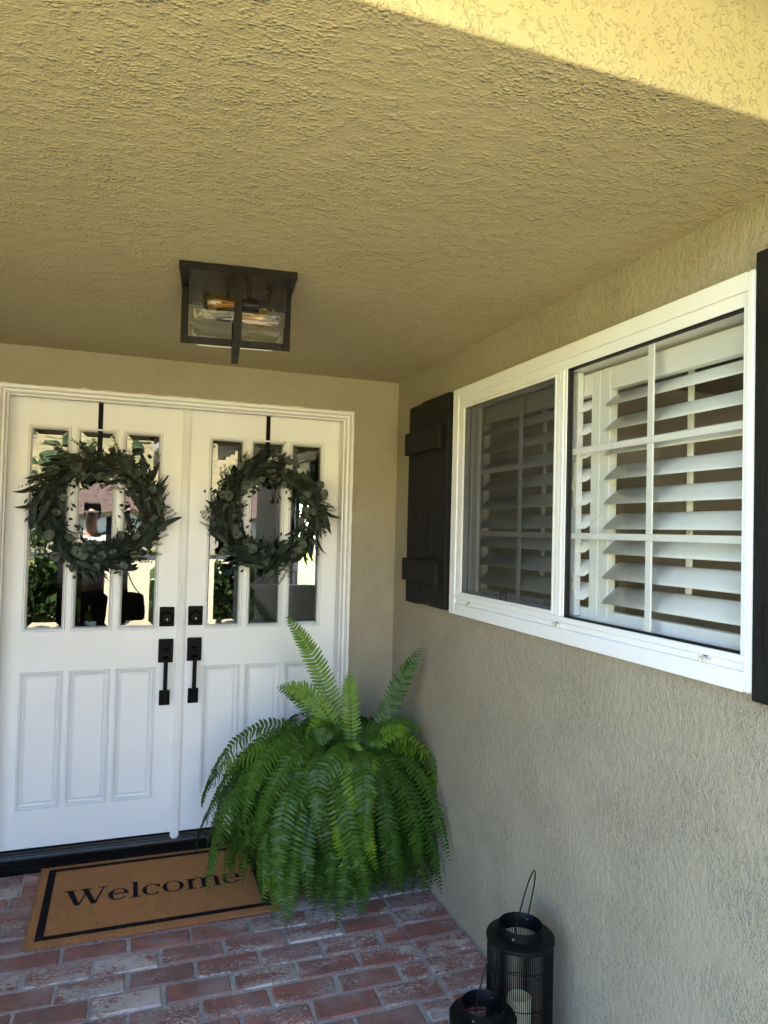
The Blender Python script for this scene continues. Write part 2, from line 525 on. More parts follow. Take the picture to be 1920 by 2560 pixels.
class MB:
    """Collects shapes in world coordinates; build() makes one mesh object of them."""

    def __init__(s):
        s.v, s.f, s.mi, s.cur = [], [], [], 0

    def add(s, vs, fs):
        k = len(s.v)
        s.v += [tuple(p) for p in vs]
        s.f += [tuple(i + k for i in q) for q in fs]
        s.mi += [s.cur] * len(fs)
        return s

    def box(s, x0, x1, y0, y1, z0, z1, bev=0.0, rot=None, piv=None):
        x0, x1 = min(x0, x1), max(x0, x1)
        y0, y1 = min(y0, y1), max(y0, y1)
        z0, z1 = min(z0, z1), max(z0, z1)
        bm = bmesh.new()
        bmesh.ops.create_cube(bm, size=1.0)
        for q in bm.verts:
            q.co = Vector(((x0 + x1) / 2 + q.co.x * (x1 - x0), (y0 + y1) / 2 + q.co.y * (y1 - y0), (z0 + z1) / 2 + q.co.z * (z1 - z0)))
        if bev > 0:
            b = min(bev, 0.45 * min(x1 - x0, y1 - y0, z1 - z0))
            bmesh.ops.bevel(bm, geom=list(bm.edges), offset=b, segments=1, affect='EDGES', profile=0.6)
        if rot is not None:
            pv = Vector(piv) if piv is not None else Vector(((x0 + x1) / 2, (y0 + y1) / 2, (z0 + z1) / 2))
            for q in bm.verts:
                q.co = rot @ (q.co - pv) + pv
        bm.verts.index_update()
        s.add([q.co.copy() for q in bm.verts], [[q.index for q in f.verts] for f in bm.faces])
        bm.free()
        return s

    def tube(s, pts, r, n=8, cap=True, closed=False, flat=None):
        pts = [Vector(p) for p in pts]
        rs = r if isinstance(r, (list, tuple)) else [r] * len(pts)
        m = len(pts)
        vs, fs = [], []
        up = None
        for i, p in enumerate(pts):
            if closed:
                d = pts[(i + 1) % m] - pts[i - 1]
            else:
                d = pts[min(i + 1, m - 1)] - pts[max(i - 1, 0)]
            d.normalize()
            if up is None:
                up = Vector((0, 0, 1)) if abs(d.z) < 0.9 else Vector((1, 0, 0))
            a = d.cross(up)
            if a.length < 1e-5:
                a = d.orthogonal()
            a.normalize()
            b = a.cross(d)
            up = b
            for k in range(n):
                t = 2 * pi * k / n
                vs.append(p + rs[i] * (cos(t) * a + sin(t) * b))
        seg = m if closed else m - 1
        for i in range(seg):
            for k in range(n):
                a0, a1 = i * n + k, i * n + (k + 1) % n
                j = (i + 1) % m
                fs.append((a0, a1, j * n + (k + 1) % n, j * n + k))
        if cap and not closed:
            fs.append(tuple(range(n))[::-1])
            fs.append(tuple((m - 1) * n + k for k in range(n)))
        return s.add(vs, fs)

    def lathe(s, prof, c=(0, 0, 0), n=32, axis='z', closed=False):
        vs, fs = [], []
        m = len(prof)
        for (r, h) in prof:
            for k in range(n):
                t = 2 * pi * k / n
                p = (r * cos(t), r * sin(t), h)
                if axis == 'y':
                    p = (p[0], p[2], p[1])
                elif axis == 'x':
                    p = (p[2], p[0], p[1])
                vs.append((c[0] + p[0], c[1] + p[1], c[2] + p[2]))
        for i in range(m if closed else m - 1):
            j = (i + 1) % m
            for k in range(n):
                fs.append((i * n + k, i * n + (k + 1) % n, j * n + (k + 1) % n, j * n + k))
        if not closed:
            if prof[0][0] > 1e-6:
                fs.append(tuple(range(n))[::-1])
            if prof[-1][0] > 1e-6:
                fs.append(tuple((m - 1) * n + k for k in range(n)))
        return s.add(vs, fs)

    def loops(s, x0, x1, z0, z1, prof, fill=False, axis='y'):
        """Mitred rectangular rings; prof = [(inset, depth)]."""
        vs, fs = [], []
        for (d, y) in prof:
            for (x, z) in ((x0 + d, z0 + d), (x1 - d, z0 + d), (x1 - d, z1 - d), (x0 + d, z1 - d)):
                vs.append((x, y, z) if axis == 'y' else (y, x, z))
        for i in range(len(prof) - 1):
            for k in range(4):
                fs.append((i * 4 + k, i * 4 + (k + 1) % 4, i * 4 + 4 + (k + 1) % 4, i * 4 + 4 + k))
        if fill:
            k = (len(prof) - 1) * 4
            fs.append((k, k + 1, k + 2, k + 3))
        return s.add(vs, fs)

    def build(s, name, mats, parent=None, smooth=False, recalc=True, kind=None):
        me = bpy.data.meshes.new(name)
        off = world_loc(parent)
        me.from_pydata([tuple(Vector(p) - off) for p in s.v], [], s.f)
        mats = mats if isinstance(mats, (list, tuple)) else [mats]
        for m in mats:
            me.materials.append(m)
        if any(s.mi):
            me.polygons.foreach_set('material_index', s.mi)
        if recalc:
            bm = bmesh.new()
            bm.from_mesh(me)
            bmesh.ops.recalc_face_normals(bm, faces=bm.faces)
            bm.to_mesh(me)
            bm.free()
        if smooth:
            me.polygons.foreach_set('use_smooth', [True] * len(me.polygons))
            try:
                me.set_sharp_from_angle(angle=radians(smooth if smooth is not True else 40))
            except Exception:
                pass
        me.update()
        o = link(name, me, parent)
        if kind:
            o['kind'] = kind
        return o


def bx(name, mat, parent, *a, bev=0.0, **k):
    return MB().box(*a, bev=bev, **k).build(name, mat, parent)


def wall_with_hole(mb, axis, pos, thick, a0, a1, z0, z1, h=None):
    """Wall slab in plane axis=pos, going from pos to pos+thick; hole h = (b0,b1,y0,y1)."""
    def put(p0, p1, q0, q1):
        if p1 - p0 < 1e-6 or q1 - q0 < 1e-6:
            return
        if axis == 'y':
            mb.box(p0, p1, pos, pos + thick, q0, q1)
        else:
            mb.box(pos, pos + thick, p0, p1, q0, q1)
    if h is None:
        put(a0, a1, z0, z1)
        return mb
    b0, b1, w0, w1 = h
    put(a0, b0, z0, z1)
    put(b1, a1, z0, z1)
    put(b0, b1, z0, w0)
    put(b0, b1, w1, z1)
    return mb

# =================================================================== GROUND AND FAR SETTING
def structure(name, mb, mat, **k):
    return tag(mb.build(name, mat, None, **k), kind='structure')


structure('ground', MB().add([(-260, -300, -.16), (260, -300, -.16), (260, 120, -.16), (-260, 120, -.16)], [(0, 1, 2, 3)]), M_LAWN)
structure('driveway', MB().box(-3.4, 6.5, -33, -4.72, -.155, -.135), M_CONCRETE)
structure('walkway', MB().box(-9, -3.42, -6.6, -4.72, -.155, -.130), M_CONCRETE)
structure('road', MB().box(-150, 150, -42, -33.3, -.155, -.145), M_ASPHALT)


def hill():
    nx, ny = 60, 22
    vs, fs = [], []
    for j in range(ny + 1):
        for i in range(nx + 1):
            x = -260 + 520 * i / nx
            y = -78 - 220 * j / ny
            t = j / ny
            z = -0.3 + 62 * t ** 0.8 + 9 * t * mnoise.noise(Vector((x * .012, y * .012, 3))) + 3 * t * mnoise.noise(Vector((x * .05, y * .05, 9)))
            vs.append((x, y, z))
    for j in range(ny):
        for i in range(nx):
            a = j * (nx + 1) + i
            fs.append((a, a + 1, a + nx + 2, a + nx + 1))
    structure('hill', MB().add(vs, fs), M_HILL, smooth=60)
    # scrub on the slope
    rnd = random.Random(5)
    mb = MB()
    for k in range(900):
        i, j = rnd.uniform(12, nx - 12), rnd.uniform(0.3, ny - 1)
        a = int(j) * (nx + 1) + int(i)
        p = vs[a]
        x, y, z = p[0] + rnd.uniform(-4, 4), p[1] + rnd.uniform(-5, 5), p[2]
        r = rnd.uniform(0.6, 2.2)
        q = []
        for u in range(6):
            q.append((x + r * cos(u * pi / 3) * rnd.uniform(.7, 1.2), y + r * sin(u * pi / 3) * rnd.uniform(.7, 1.2), z - .3))
        for u in range(6):
            q.append((x + .7 * r * cos(u * pi / 3 + .5) * rnd.uniform(.6, 1.2), y + .7 * r * sin(u * pi / 3 + .5) * rnd.uniform(.6, 1.2), z + r * rnd.uniform(.5, .9)))
        q.append((x, y, z + r * .95))
        mb.add(q, [(u, (u + 1) % 6, 6 + (u + 1) % 6, 6 + u) for u in range(6)] + [(6 + u, 6 + (u + 1) % 6, 12) for u in range(6)])
    mb.build('scrub', M_TREE, None, kind='stuff')


hill()


def leaf_cloud(rnd, c, rad, n, size, mb, shape=1.0):
    for k in range(n):
        while True:
            p = Vector((rnd.uniform(-1, 1), rnd.uniform(-1, 1), rnd.uniform(-1, 1)))
            if 0.3 < p.length < 1:
                break
        if mnoise.noise(p * 2.3 + Vector((c[0], c[1], c[2]))) < -0.18:
            continue
        q = Vector((c[0] + p.x * rad[0], c[1] + p.y * rad[1], c[2] + p.z * rad[2]))
        d = Vector((rnd.gauss(0, 1), rnd.gauss(0, 1), rnd.gauss(0, 1))).normalized()
        e = d.orthogonal().normalized()
        s = size * rnd.uniform(.6, 1.3)
        w = e * s * .28
        mb.add([q - d * s * .5, q + w, q + d * s * .5, q - w], [(0, 1, 2, 3)])


def tree(loc, h, rad, name, label, seed, mat=None, trunk_r=.16, n=1600, size=.35, group=None):
    rnd = random.Random(seed)
    t = empty(name, loc, label, 'tree', group)
    x, y, z = loc
    tr = MB()
    tr.tube([(x, y, z - .1), (x + .1, y, z + h * .3), (x - .05, y + .1, z + h * .6), (x, y, z + h * .8)], [trunk_r, trunk_r * .8, trunk_r * .5, trunk_r * .2], 8)
    for k in range(5):
        a = rnd.uniform(0, 2 * pi)
        tr.tube([(x, y, z + h * (.35 + .06 * k)), (x + rad * .5 * cos(a), y + rad * .5 * sin(a), z + h * (.5 + .07 * k)), (x + rad * .85 * cos(a), y + rad * .85 * sin(a), z + h * (.55 + .08 * k))], [trunk_r * .45, trunk_r * .25, trunk_r * .08], 6)
    tr.build('trunk', M_BARK, t)
    cr = MB()
    for k in range(9):
        a = rnd.uniform(0, 2 * pi)
        rr = rad * rnd.uniform(0, .65)
        leaf_cloud(rnd, (x + rr * cos(a), y + rr * sin(a), z + h * rnd.uniform(.5, .85)), (rad * .5, rad * .5, h * .2), n // 9, size, cr)
    cr.build('crown', mat or M_TREE, t, recalc=False)
    return t


tree((-11, -29, -.16), 7.5, 2.6, 'broadleaf_tree', 'broad green tree by the left edge of the driveway across the yard', 1)
tree((13, -30, -.16), 8.5, 3.2, 'broadleaf_tree', 'tall green tree beyond the right side of the driveway', 2)
tree((-4.6, -52, -.16), 7.0, 3.0, 'broadleaf_tree', 'pale green tree rising behind the roof of the house opposite', 3, size=.5)
tree((-24, -50, -.16), 9.0, 4.0, 'broadleaf_tree', 'large tree standing left of the house across the road', 4, size=.55)
tree((7.5, -46.5, -.16), 4.5, 1.8, 'broadleaf_tree', 'small rounded tree at the right end of the house opposite', 6)


def bush(loc, rad, label, seed, n=1500, size=.085, mat=None, name='leafy_bush', group=None):
    rnd = random.Random(seed)
    t = empty(name, loc, label, 'bush', group)
    x, y, z = loc
    st = MB()
    for k in range(9):
        a = rnd.uniform(0, 2 * pi)
        st.tube([(x + .05 * cos(a), y + .05 * sin(a), z - .05), (x + rad[0] * .4 * cos(a), y + rad[1] * .4 * sin(a), z + rad[2] * .8), (x + rad[0] * .7 * cos(a), y + rad[1] * .7 * sin(a), z + rad[2] * 1.6)], [.014, .010, .004], 5)
    st.build('stem', M_BARK, t)
    mb = MB()
    for k in range(10):
        a = rnd.uniform(0, 2 * pi)
        rr = rnd.uniform(.1, .55)
        leaf_cloud(rnd, (x + rad[0] * rr * cos(a), y + rad[1] * rr * sin(a), z + rad[2] * rnd.uniform(.7, 1.45)), (rad[0] * .55, rad[1] * .55, rad[2] * .55), n // 10, size, mb)
    mb.build('foliage', mat or M_BUSH, t, recalc=False)
    return t


bush((-2.35, -4.65, -.15), (.64, .40, .74), 'dark leafy bush in the bed beside the front path', 21, 6500, .10)
bush((-3.6, -5.2, -.15), (.5, .45, .5), 'rounded dark bush left of its taller neighbour by the path', 22, 1500)
bush((-.29, -4.78, -.15), (.40, .26, .70), 'upright dark shrub at the corner of the driveway beside the porch', 23, 5200, .10)
bush((-1.62, -5.35, -.15), (.50, .30, .46), 'low dark shrub just behind the person on the driveway side', 28, 3000, .10)
bush((-.36, -6.4, -.15), (.36, .34, .60), 'bushy plant with yellow green leaves near the driveway edge', 27, 1300, .12, M_PALM)
bush((-8.5, -31, -.15), (1.6, 1.2, .9), 'wide clipped bush along the far lawn edge', 24, 900, .22)
bush((3.0, -43.2, -.15), (1.2, .8, .7), 'low shrub under the window of the house opposite', 25, 700, .2)
bush((-6.0, -43.2, -.15), (1.1, .8, .8), 'flowering low shrub left of the garage opposite', 26, 700, .2, M_PALM)


def house_opposite():
    t = empty('house', (-2, -50, -.16), 'single storey house across the road with a pinkish tile roof and brick chimney', 'house')
    w = MB().box(-20, 9, -54, -45.5, -.16, 2.35)
    w.build('wall', M_HOUSEWALL, t)
    rf = MB()
    ov = .6
    x0, x1, y0, y1 = -20 - ov, 9 + ov, -54 - ov, -45.5 + ov
    ym = (y0 + y1) / 2
    n = 30
    # tiled slopes: courses that step down the roof
    for k in range(n):
        a, b = k / n, (k + 1) / n
        for (ya, sgn) in ((y1, 1), (y0, -1)):
            p0 = ya + (ym - ya) * a
            p1 = ya + (ym - ya) * b
            z0, z1 = 2.30 + 1.75 * a + .045, 2.30 + 1.75 * b
            rf.add([(x0, p0, z0), (x1, p0, z0), (x1, p1, z1 + .002), (x0, p1, z1 + .002), (x0, p0, z0 - .05), (x1, p0, z0 - .05)], [(0, 1, 2, 3), (0, 4, 5, 1)])
    for xx in (x0, x1):
        rf.add([(xx, y0, 2.3), (xx, y1, 2.3), (xx, ym, 4.05)], [(0, 1, 2)])
    roof = rf.build('roof', M_TILE, t)
    ch = MB().box(-1.9, -.95, -50.6, -49.8, 3.6, 4.75).box(-1.98, -.87, -50.68, -49.72, 4.75, 4.9)
    ch.build('chimney', M_REDBRICK, roof)
    for (a, b) in ((-17, -15), (-12.2, -10.4), (4.2, 6.4)):
        f = MB().loops(a, b, .8, 2.0, [(0, -45.49), (0, -45.44), (.07, -45.44), (.07, -45.48)]).build('window', M_WHITEPAINT, t)
        MB().add([(a + .07, -45.475, .87), (b - .07, -45.475, .87), (b - .07, -45.475, 1.93), (a + .07, -45.475, 1.93)], [(0, 1, 2, 3)]).build('pane', M_DARKGLASS, f)
    g = MB().box(-5.2, -.4, -45.5, -45.43, -.16, 2.05)
    for k in range(4):
        g.box(-5.1, -.5, -45.43, -45.40, -.10 + k * .53, .36 + k * .53, .02)
    g.build('garage_door', M_WHITEPAINT, t)
    d = MB().box(1.1, 2.05, -45.5, -45.44, -.1, 2.0, .01)
    d.build('door', M_PANTS, t)


house_opposite()

# =================================================================== THE HOUSE: WALLS, CEILING, ROOF
wl = MB()
wall_with_hole(wl, 'y', 0.0, 0.30, LEFT_X - .2, 0.0, -.12, H + .02, (XL - .020, XR + .020, -.12, ZT + .026))
tag(wl.build('stucco_wall', M_DOORWALL), 'tan stucco wall around the white double doors', 'wall')
ww = MB()
WY0, WY1, WZ0, WZ1 = -.7001, -2.2346, 1.2229, 2.1600
wall_with_hole(ww, 'x', 0.0, 0.13, WALL_END, 0.30, -.12, 2.66, (WY1 + .018, WY0 - .018, WZ0 + .02, WZ1 - .02))
tag(ww.build('stucco_wall', M_WALL), 'grey tan stucco wall with the wide shuttered window', 'wall')
lw = MB().box(LEFT_X - .2, LEFT_X, HEADER_Y + .22, 0.0, -.12, H)
tag(lw.build('stucco_wall', M_WALL), 'side stucco wall closing the porch left of the doors', 'wall')
fw = MB().box(-9, LEFT_X - .2, HEADER_Y, HEADER_Y + .25, -.12, 2.66)
tag(fw.build('stucco_wall', M_WALL), 'front stucco wall running left from the porch opening', 'wall')
cl = MB()
cl.add([(LEFT_X, HEADER_Y + .0079, H), (0, HEADER_Y + .0079, H), (0, 0, H), (LEFT_X, 0, H)], [(0, 1, 2, 3)])
cl.add([(LEFT_X, HEADER_Y + .21, H + .1), (0, HEADER_Y + .21, H + .1), (0, 0, H + .1), (LEFT_X, 0, H + .1)], [(3, 2, 1, 0)])
tag(cl.build('porch_ceiling', M_CEIL, recalc=False), 'textured yellow tan stucco ceiling over the porch', 'ceiling')
# header over the opening, its lower edge softly rounded in stucco
hd = MB()
R = .008
pr = [(HEADER_Y + .20, 2.66), (HEADER_Y, 2.66)]
pr += [(HEADER_Y + R - R * cos(a), H + R - R * sin(a)) for a in [k * pi / 2 / 8 for k in range(9)]]
pr += [(HEADER_Y + .20, H)]
vs = [(x, y, z) for x in (LEFT_X, 0.0) for (y, z) in pr]
n_ = len(pr)
hd.add(vs, [(i, i + 1, n_ + i + 1, n_ + i) for i in range(n_ - 2)])
hdo = hd.build('porch_header', M_HEAD, smooth=30)
tag(hdo, 'bright stucco header across the front edge of the porch ceiling', 'beam')


def rotated(mb, ang, c):
    for i, p in enumerate(mb.v):
        x, y = p[0] - c[0], p[1] - c[1]
        mb.v[i] = (c[0] + x * cos(ang) - y * sin(ang), c[1] + x * sin(ang) + y * cos(ang), p[2])
    return mb


# roof: eaves with boarded soffits over the front path
rt = empty('house_roof', (-1, -2.9, 2.5), 'shingled roof with white boarded eaves over the porch front', 'roof')
SOF = 2.56
EAVE = -3.06
so = MB()
yb = EAVE
while yb < HEADER_Y - .01:
    y2 = min(yb + .095, HEADER_Y - .002)
    so.box(-9, -.46, yb + .002, y2, SOF, SOF + .02, .004)
    yb += .095
so.build('soffit', M_WHITEPAINT, rt)
bx('fascia', M_WHITEPAINT, rt, -9, -.46, EAVE - .03, EAVE - .002, SOF - .06, SOF + .14, bev=.004)
so = MB()
xb = -.46
while xb < -.005:
    so.box(xb + .002, min(xb + .095, -.002), -8.2, HEADER_Y - .002, SOF + .003, SOF + .022, .004)
    xb += .095
for k in range(9):
    so.box(-.455, -.002, -8.0 + k * .66, -7.955 + k * .66, SOF - .09, SOF + .001, .004)
so.build('soffit', M_WHITEPAINT, rt)
bx('fascia', M_WHITEPAINT, rt, -.492, -.464, -8.2, EAVE - .032, SOF - .06, SOF + .14, bev=.004)
rd = MB()
sl = .33
rd.add([(-9, EAVE - .06, SOF + .15), (9, EAVE - .06, SOF + .15), (9, 8, SOF + .15 + sl * 11), (-9, 8, SOF + .15 + sl * 11)], [(0, 1, 2, 3)])
rd.add([(-.52, -8.2, SOF + .155), (-.52, 1.0, SOF + .155), (8.0, 1.0, SOF + .155 + sl * 8.5), (8.0, -8.2, SOF + .155 + sl * 8.5)], [(0, 1, 2, 3)])
rd.build('shingle_deck', M_ROOF, rt, recalc=False)
# wing beyond the window wall
wg = wall_with_hole(MB(), 'y', WALL_END, .2, .131, 7.5, -.12, 2.66, (1.2, 3.6, .85, 2.1))  # the hole is an added opening for light into the room
tag(wg.build('stucco_wall', M_WALL), 'outer stucco wall of the wing facing the driveway', 'wall')

# rooms behind the doors and the window
hl = MB()
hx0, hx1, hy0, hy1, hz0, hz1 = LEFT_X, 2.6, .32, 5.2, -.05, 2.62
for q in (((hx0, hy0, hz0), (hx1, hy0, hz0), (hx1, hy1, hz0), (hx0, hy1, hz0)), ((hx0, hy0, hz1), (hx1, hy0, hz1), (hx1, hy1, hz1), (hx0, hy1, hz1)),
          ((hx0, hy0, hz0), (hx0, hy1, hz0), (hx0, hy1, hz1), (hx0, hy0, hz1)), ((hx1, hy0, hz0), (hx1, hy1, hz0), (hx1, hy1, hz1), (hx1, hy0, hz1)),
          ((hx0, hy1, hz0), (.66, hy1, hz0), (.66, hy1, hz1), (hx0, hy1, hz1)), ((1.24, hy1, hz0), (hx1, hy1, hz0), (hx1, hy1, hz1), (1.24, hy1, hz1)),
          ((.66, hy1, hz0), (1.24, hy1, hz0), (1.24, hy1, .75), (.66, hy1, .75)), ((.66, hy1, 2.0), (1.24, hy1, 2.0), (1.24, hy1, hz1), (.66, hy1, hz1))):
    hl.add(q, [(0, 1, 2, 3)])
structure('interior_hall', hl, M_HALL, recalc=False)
added_back_window = empty('window', (.8, 5.2, .55), 'back window added to light the hall, seen dimly through the right door glass', 'window')  # invented opening that brings light into the hall behind the doors
MB().loops(.66, 1.24, .75, 2.0, [(.001, 5.30), (.001, 5.17), (.05, 5.17), (.05, 5.25)]).box(.93, .97, 5.18, 5.24, .81, 1.94).build('frame', M_WHITEPAINT, added_back_window)
so_ = empty('sofa', (.75, 4.3, -.05), 'pale sofa with cushions inside, dimly visible through the right door glass', 'sofa')
MB().box(-.1, 1.7, 3.95, 4.75, .06, .38, .03).build('base', M_WHITEPAINT, so_)
for k in range(2):
    MB().box(-.05 + k * .86, .79 + k * .86, 3.93, 4.5, .39, .53, .04).build('seat_cushion', M_WHITEPAINT, so_)
    MB().box(-.05 + k * .86, .79 + k * .86, 4.45, 4.68, .54, .92, .05).build('back_cushion', M_WHITEPAINT, so_)
for sx in (-.29, 1.71):
    MB().box(sx, sx + .18, 3.95, 4.75, .06, .68, .04).build('arm', M_WHITEPAINT, so_)

rm = MB()
for q in (((.135, WALL_END + .21, .02), (4.4, WALL_END + .21, .02), (4.4, -.02, .02), (.135, -.02, .02)),
          ((.135, WALL_END + .21, 2.45), (4.4, WALL_END + .21, 2.45), (4.4, -.02, 2.45), (.135, -.02, 2.45)),
          ((4.4, WALL_END + .21, .02), (4.4, -.02, .02), (4.4, -.02, 2.45), (4.4, WALL_END + .21, 2.45)),
          ((.135, -.02, .02), (4.4, -.02, .02), (4.4, -.02, 2.45), (.135, -.02, 2.45)),
          ((.135, WALL_END + .21, .02), (1.2, WALL_END + .21, .02), (1.2, WALL_END + .21, 2.45), (.135, WALL_END + .21, 2.45)),
          ((3.6, WALL_END + .21, .02), (4.4, WALL_END + .21, .02), (4.4, WALL_END + .21, 2.45), (3.6, WALL_END + .21, 2.45)),
          ((1.2, WALL_END + .21, .02), (3.6, WALL_END + .21, .02), (3.6, WALL_END + .21, .85), (1.2, WALL_END + .21, .85)),
          ((1.2, WALL_END + .21, 2.1), (3.6, WALL_END + .21, 2.1), (3.6, WALL_END + .21, 2.45), (1.2, WALL_END + .21, 2.45))):
    rm.add(q, [(0, 1, 2, 3)])
structure('interior_room', rm, M_ROOMWALL, recalc=False)
added_window = empty('window', (2.4, WALL_END, .85), 'added unseen window in the wing wall, letting light into the room', 'window')  # unseen window, added to brighten the room behind the louvres
MB().loops(1.2, 3.6, .85, 2.1, [(.001, WALL_END + .19), (.001, WALL_END - .012), (.05, WALL_END - .012), (.05, WALL_END + .05)]).build('frame', M_WHITEPAINT, added_window)
MB().add([(1.25, WALL_END + .03, .9), (3.55, WALL_END + .03, .9), (3.55, WALL_END + .03, 2.05), (1.25, WALL_END + .03, 2.05)], [(0, 1, 2, 3)]).build('pane', M_WINGLASS, added_window, recalc=False)
cb = empty('cabinet', (3.2, -.4, .02), 'pale cabinet against the far wall inside the room', 'cabinet')
MB().box(2.4, 4.0, -.45, -.03, .02, .9, .01).build('base', M_WHITEPAINT, cb)
MB().box(2.35, 4.05, -.48, -.03, .9, .94, .005).build('worktop', M_PANTS, cb)
MB().box(2.4, 3.15, -.36, -.03, 1.45, 2.1, .01).box(3.17, 4.0, -.36, -.03, 1.45, 2.1, .01).build('wall_unit', M_WHITEPAINT, cb)

# =================================================================== BRICK FLOOR
bf = MB().box(LEFT_X - .25, -.0015, -4.7, .118, -.14, -.0058)
brick_floor = tag(bf.build('brick_floor', M_MORTAR), kind='structure')


def brick_mesh(lx, ly, seed):
    rnd = random.Random(seed)
    z0, z1, ch = -.03, 0.0, .0045
    def ring(x, y, z, j):
        out = []
        pts = [(-x, -y + .003), (-x + .003, -y), (0, -y), (x - .003, -y), (x, -y + .003), (x, y - .003), (x - .003, y), (0, y), (-x + .003, y), (-x, y - .003)]
        for (a, b) in pts:
            out.append((a + rnd.uniform(-j, j), b + rnd.uniform(-j, j) * .8, z + rnd.uniform(-j, j) * .5))
        return out
    a = ring(lx / 2, ly / 2, z0, .0)
    b = ring(lx / 2, ly / 2, z1 - ch, .0034)
    c = ring(lx / 2 - ch, ly / 2 - ch, z1, .0030)
    n = len(a)
    vs = a + b + c
    fs = []
    for i in range(n):
        j = (i + 1) % n
        fs += [(i, j, n + j, n + i), (n + i, n + j, 2 * n + j, 2 * n + i)]
    # top: strip across
    t = 2 * n
    fs += [(t + 0, t + 1, t + 8, t + 9), (t + 1, t + 2, t + 7, t + 8), (t + 2, t + 3, t + 6, t + 7), (t + 3, t + 4, t + 5, t + 6)]
    me = bpy.data.meshes.new('brick')
    me.from_pydata(vs, [], fs)
    me.materials.append(M_BRICK)
    bm = bmesh.new()
    bm.from_mesh(me)
    bmesh.ops.recalc_face_normals(bm, faces=bm.faces)
    bm.to_mesh(me)
    bm.free()
    return me


BL, BW, PX, PY = .2135, .0965, .2265, .1105
full = [brick_mesh(BL, BW, 100 + k) for k in range(7)]
half = [brick_mesh(.099, BW, 200 + k) for k in range(4)]
sold = [brick_mesh(.098, .208, 300 + k) for k in range(4)]
rb = random.Random(8)
far = []


def lay(meshes, x, y, tilt=0.0, near=True):
    me = rb.choice(meshes)
    ang = tilt + rb.gauss(0, .006) + (pi if rb.random() < .5 else 0)
    loc = Vector((x + rb.gauss(0, .0018), y + rb.gauss(0, .0016), max(-.0022, min(.0018, rb.gauss(-.0004, .0014)))))
    if not near:
        far.append((me, loc, ang))
        return
    o = bpy.data.objects.new('brick', me)
    COL.objects.link(o)
    o.parent = brick_floor
    o.location = loc
    o.rotation_euler = (rb.gauss(0, .004), rb.gauss(0, .003), ang)


Y0 = -.105                       # first field row starts here
TILT = -.012
row = 0
while Y0 - row * PY > -4.55:
    yc = Y0 - (row + .5) * PY
    lay(full, -.1155, yc, 0, yc > -2.0)
    edge = -.232
    x = edge
    if row % 2 == 0:
        lay(half, x - .0525, yc, TILT, yc > -2.0)
        x -= .1125
    while x > LEFT_X - .1:
        xc = x - PX / 2
        yy = yc + (xc + .23) * TILT
        if xc - BL / 2 > LEFT_X - .22:
            lay(full, xc, yy, TILT, yy > -1.62 and xc > -2.1)
        x -= PX
    row += 1
x = -.062
while x > LEFT_X - .15:
    lay(sold, x, .004, 0, x > -2.1)
    x -= .111
mb = MB()
for (me, loc, ang) in far:
    c, s_ = cos(ang), sin(ang)
    mb.add([(loc.x + v.co.x * c - v.co.y * s_, loc.y + v.co.x * s_ + v.co.y * c, loc.z + v.co.z) for v in me.vertices], [tuple(p.vertices) for p in me.polygons])
mb.build('outer_brick', M_BRICK, brick_floor, kind='stuff')

# =================================================================== DOOR FRAME AND SILL
fr = empty('door_frame', (XC, 0, 0), 'white moulded wooden frame around the double doors', 'door frame')
# (outward offset from the opening, depth)
TP = [(.026, .004), (.0255, -.011), (.024, -.013), (.0118, -.012), (.0112, -.004), (.0098, -.004), (.0092, -.008), (.0078, -.006), (.0074, .012), (-.0022, .014), (-.0026, .022), (-.0038, .022), (-.0042, .017), (-.0062, .019), (-.0068, .041), (-.0128, .043), (-.0135, .060), (-.003, LY - .004)]


def casing(kind):
    mb = MB()
    vs, m = [], len(TP)
    for (d, y) in TP:
        if kind == 'head':
            vs += [(XL - d, y, ZT + d), (XR + d, y, ZT + d)]
        elif kind == 'left':
            vs += [(XL - d, y, .02), (XL - d, y, ZT + d)]
        else:
            vs += [(XR + d, y, .02), (XR + d, y, ZT + d)]
    # a hand-filled, slightly ragged outer edge where the stucco meets the wood
    mb.add(vs, [(2 * i, 2 * i + 1, 2 * i + 3, 2 * i + 2) for i in range(m - 1)])
    return mb


for k in ('head', 'left', 'right'):
    casing(k).build('head_casing' if k == 'head' else 'side_casing', M_TRIM, fr, recalc=False)
cau = random.Random(3)
cm = MB()
p_ = [(XL - .028, ZB - .08)]
pts = [Vector((XL - .0275, -.001, z)) for z in [i * .045 for i in range(0, 48)]]
cm.tube([p + Vector((cau.gauss(0, .0009), 0, 0)) for p in pts] + [Vector((XL - .028, -.001, ZT + .0275))], [.0028 * cau.uniform(.6, 1.3) for _ in range(49)], 5)
cm.tube([Vector((x, -.001, ZT + .0275 + cau.gauss(0, .0011))) for x in [XL - .028 + i * (XR - XL + .056) / 60 for i in range(61)]], [.003 * cau.uniform(.5, 1.6) for _ in range(61)], 5)
cm.tube([p + Vector((XR - XL + .055 + cau.gauss(0, .0009), 0, 0)) for p in pts], [.0028 * cau.uniform(.6, 1.3) for _ in range(48)], 5)
cm.build('caulk_bead', M_TRIM, fr)
sl = MB()
prof = [(LY + .05, ZB - .004), (LY + .002, ZB - .006), (LY - .004, ZB - .008), (LY - .006, ZB - .018), (LY - .012, ZB - .019), (LY - .014, ZB - .026), (LY - .022, ZB - .028), (LY - .026, ZB - .024), (.121, ZB - .030), (.120, ZB - .040), (.128, ZB - .046), (.1285, .03), (.124, .027), (.1235, -.01)]
vs = [(x, y, z) for x in (XL - .002, XR + .002) for (y, z) in prof]
n_ = len(prof)
sl.add(vs, [(i, i + 1, n_ + i + 1, n_ + i) for i in range(n_ - 1)])
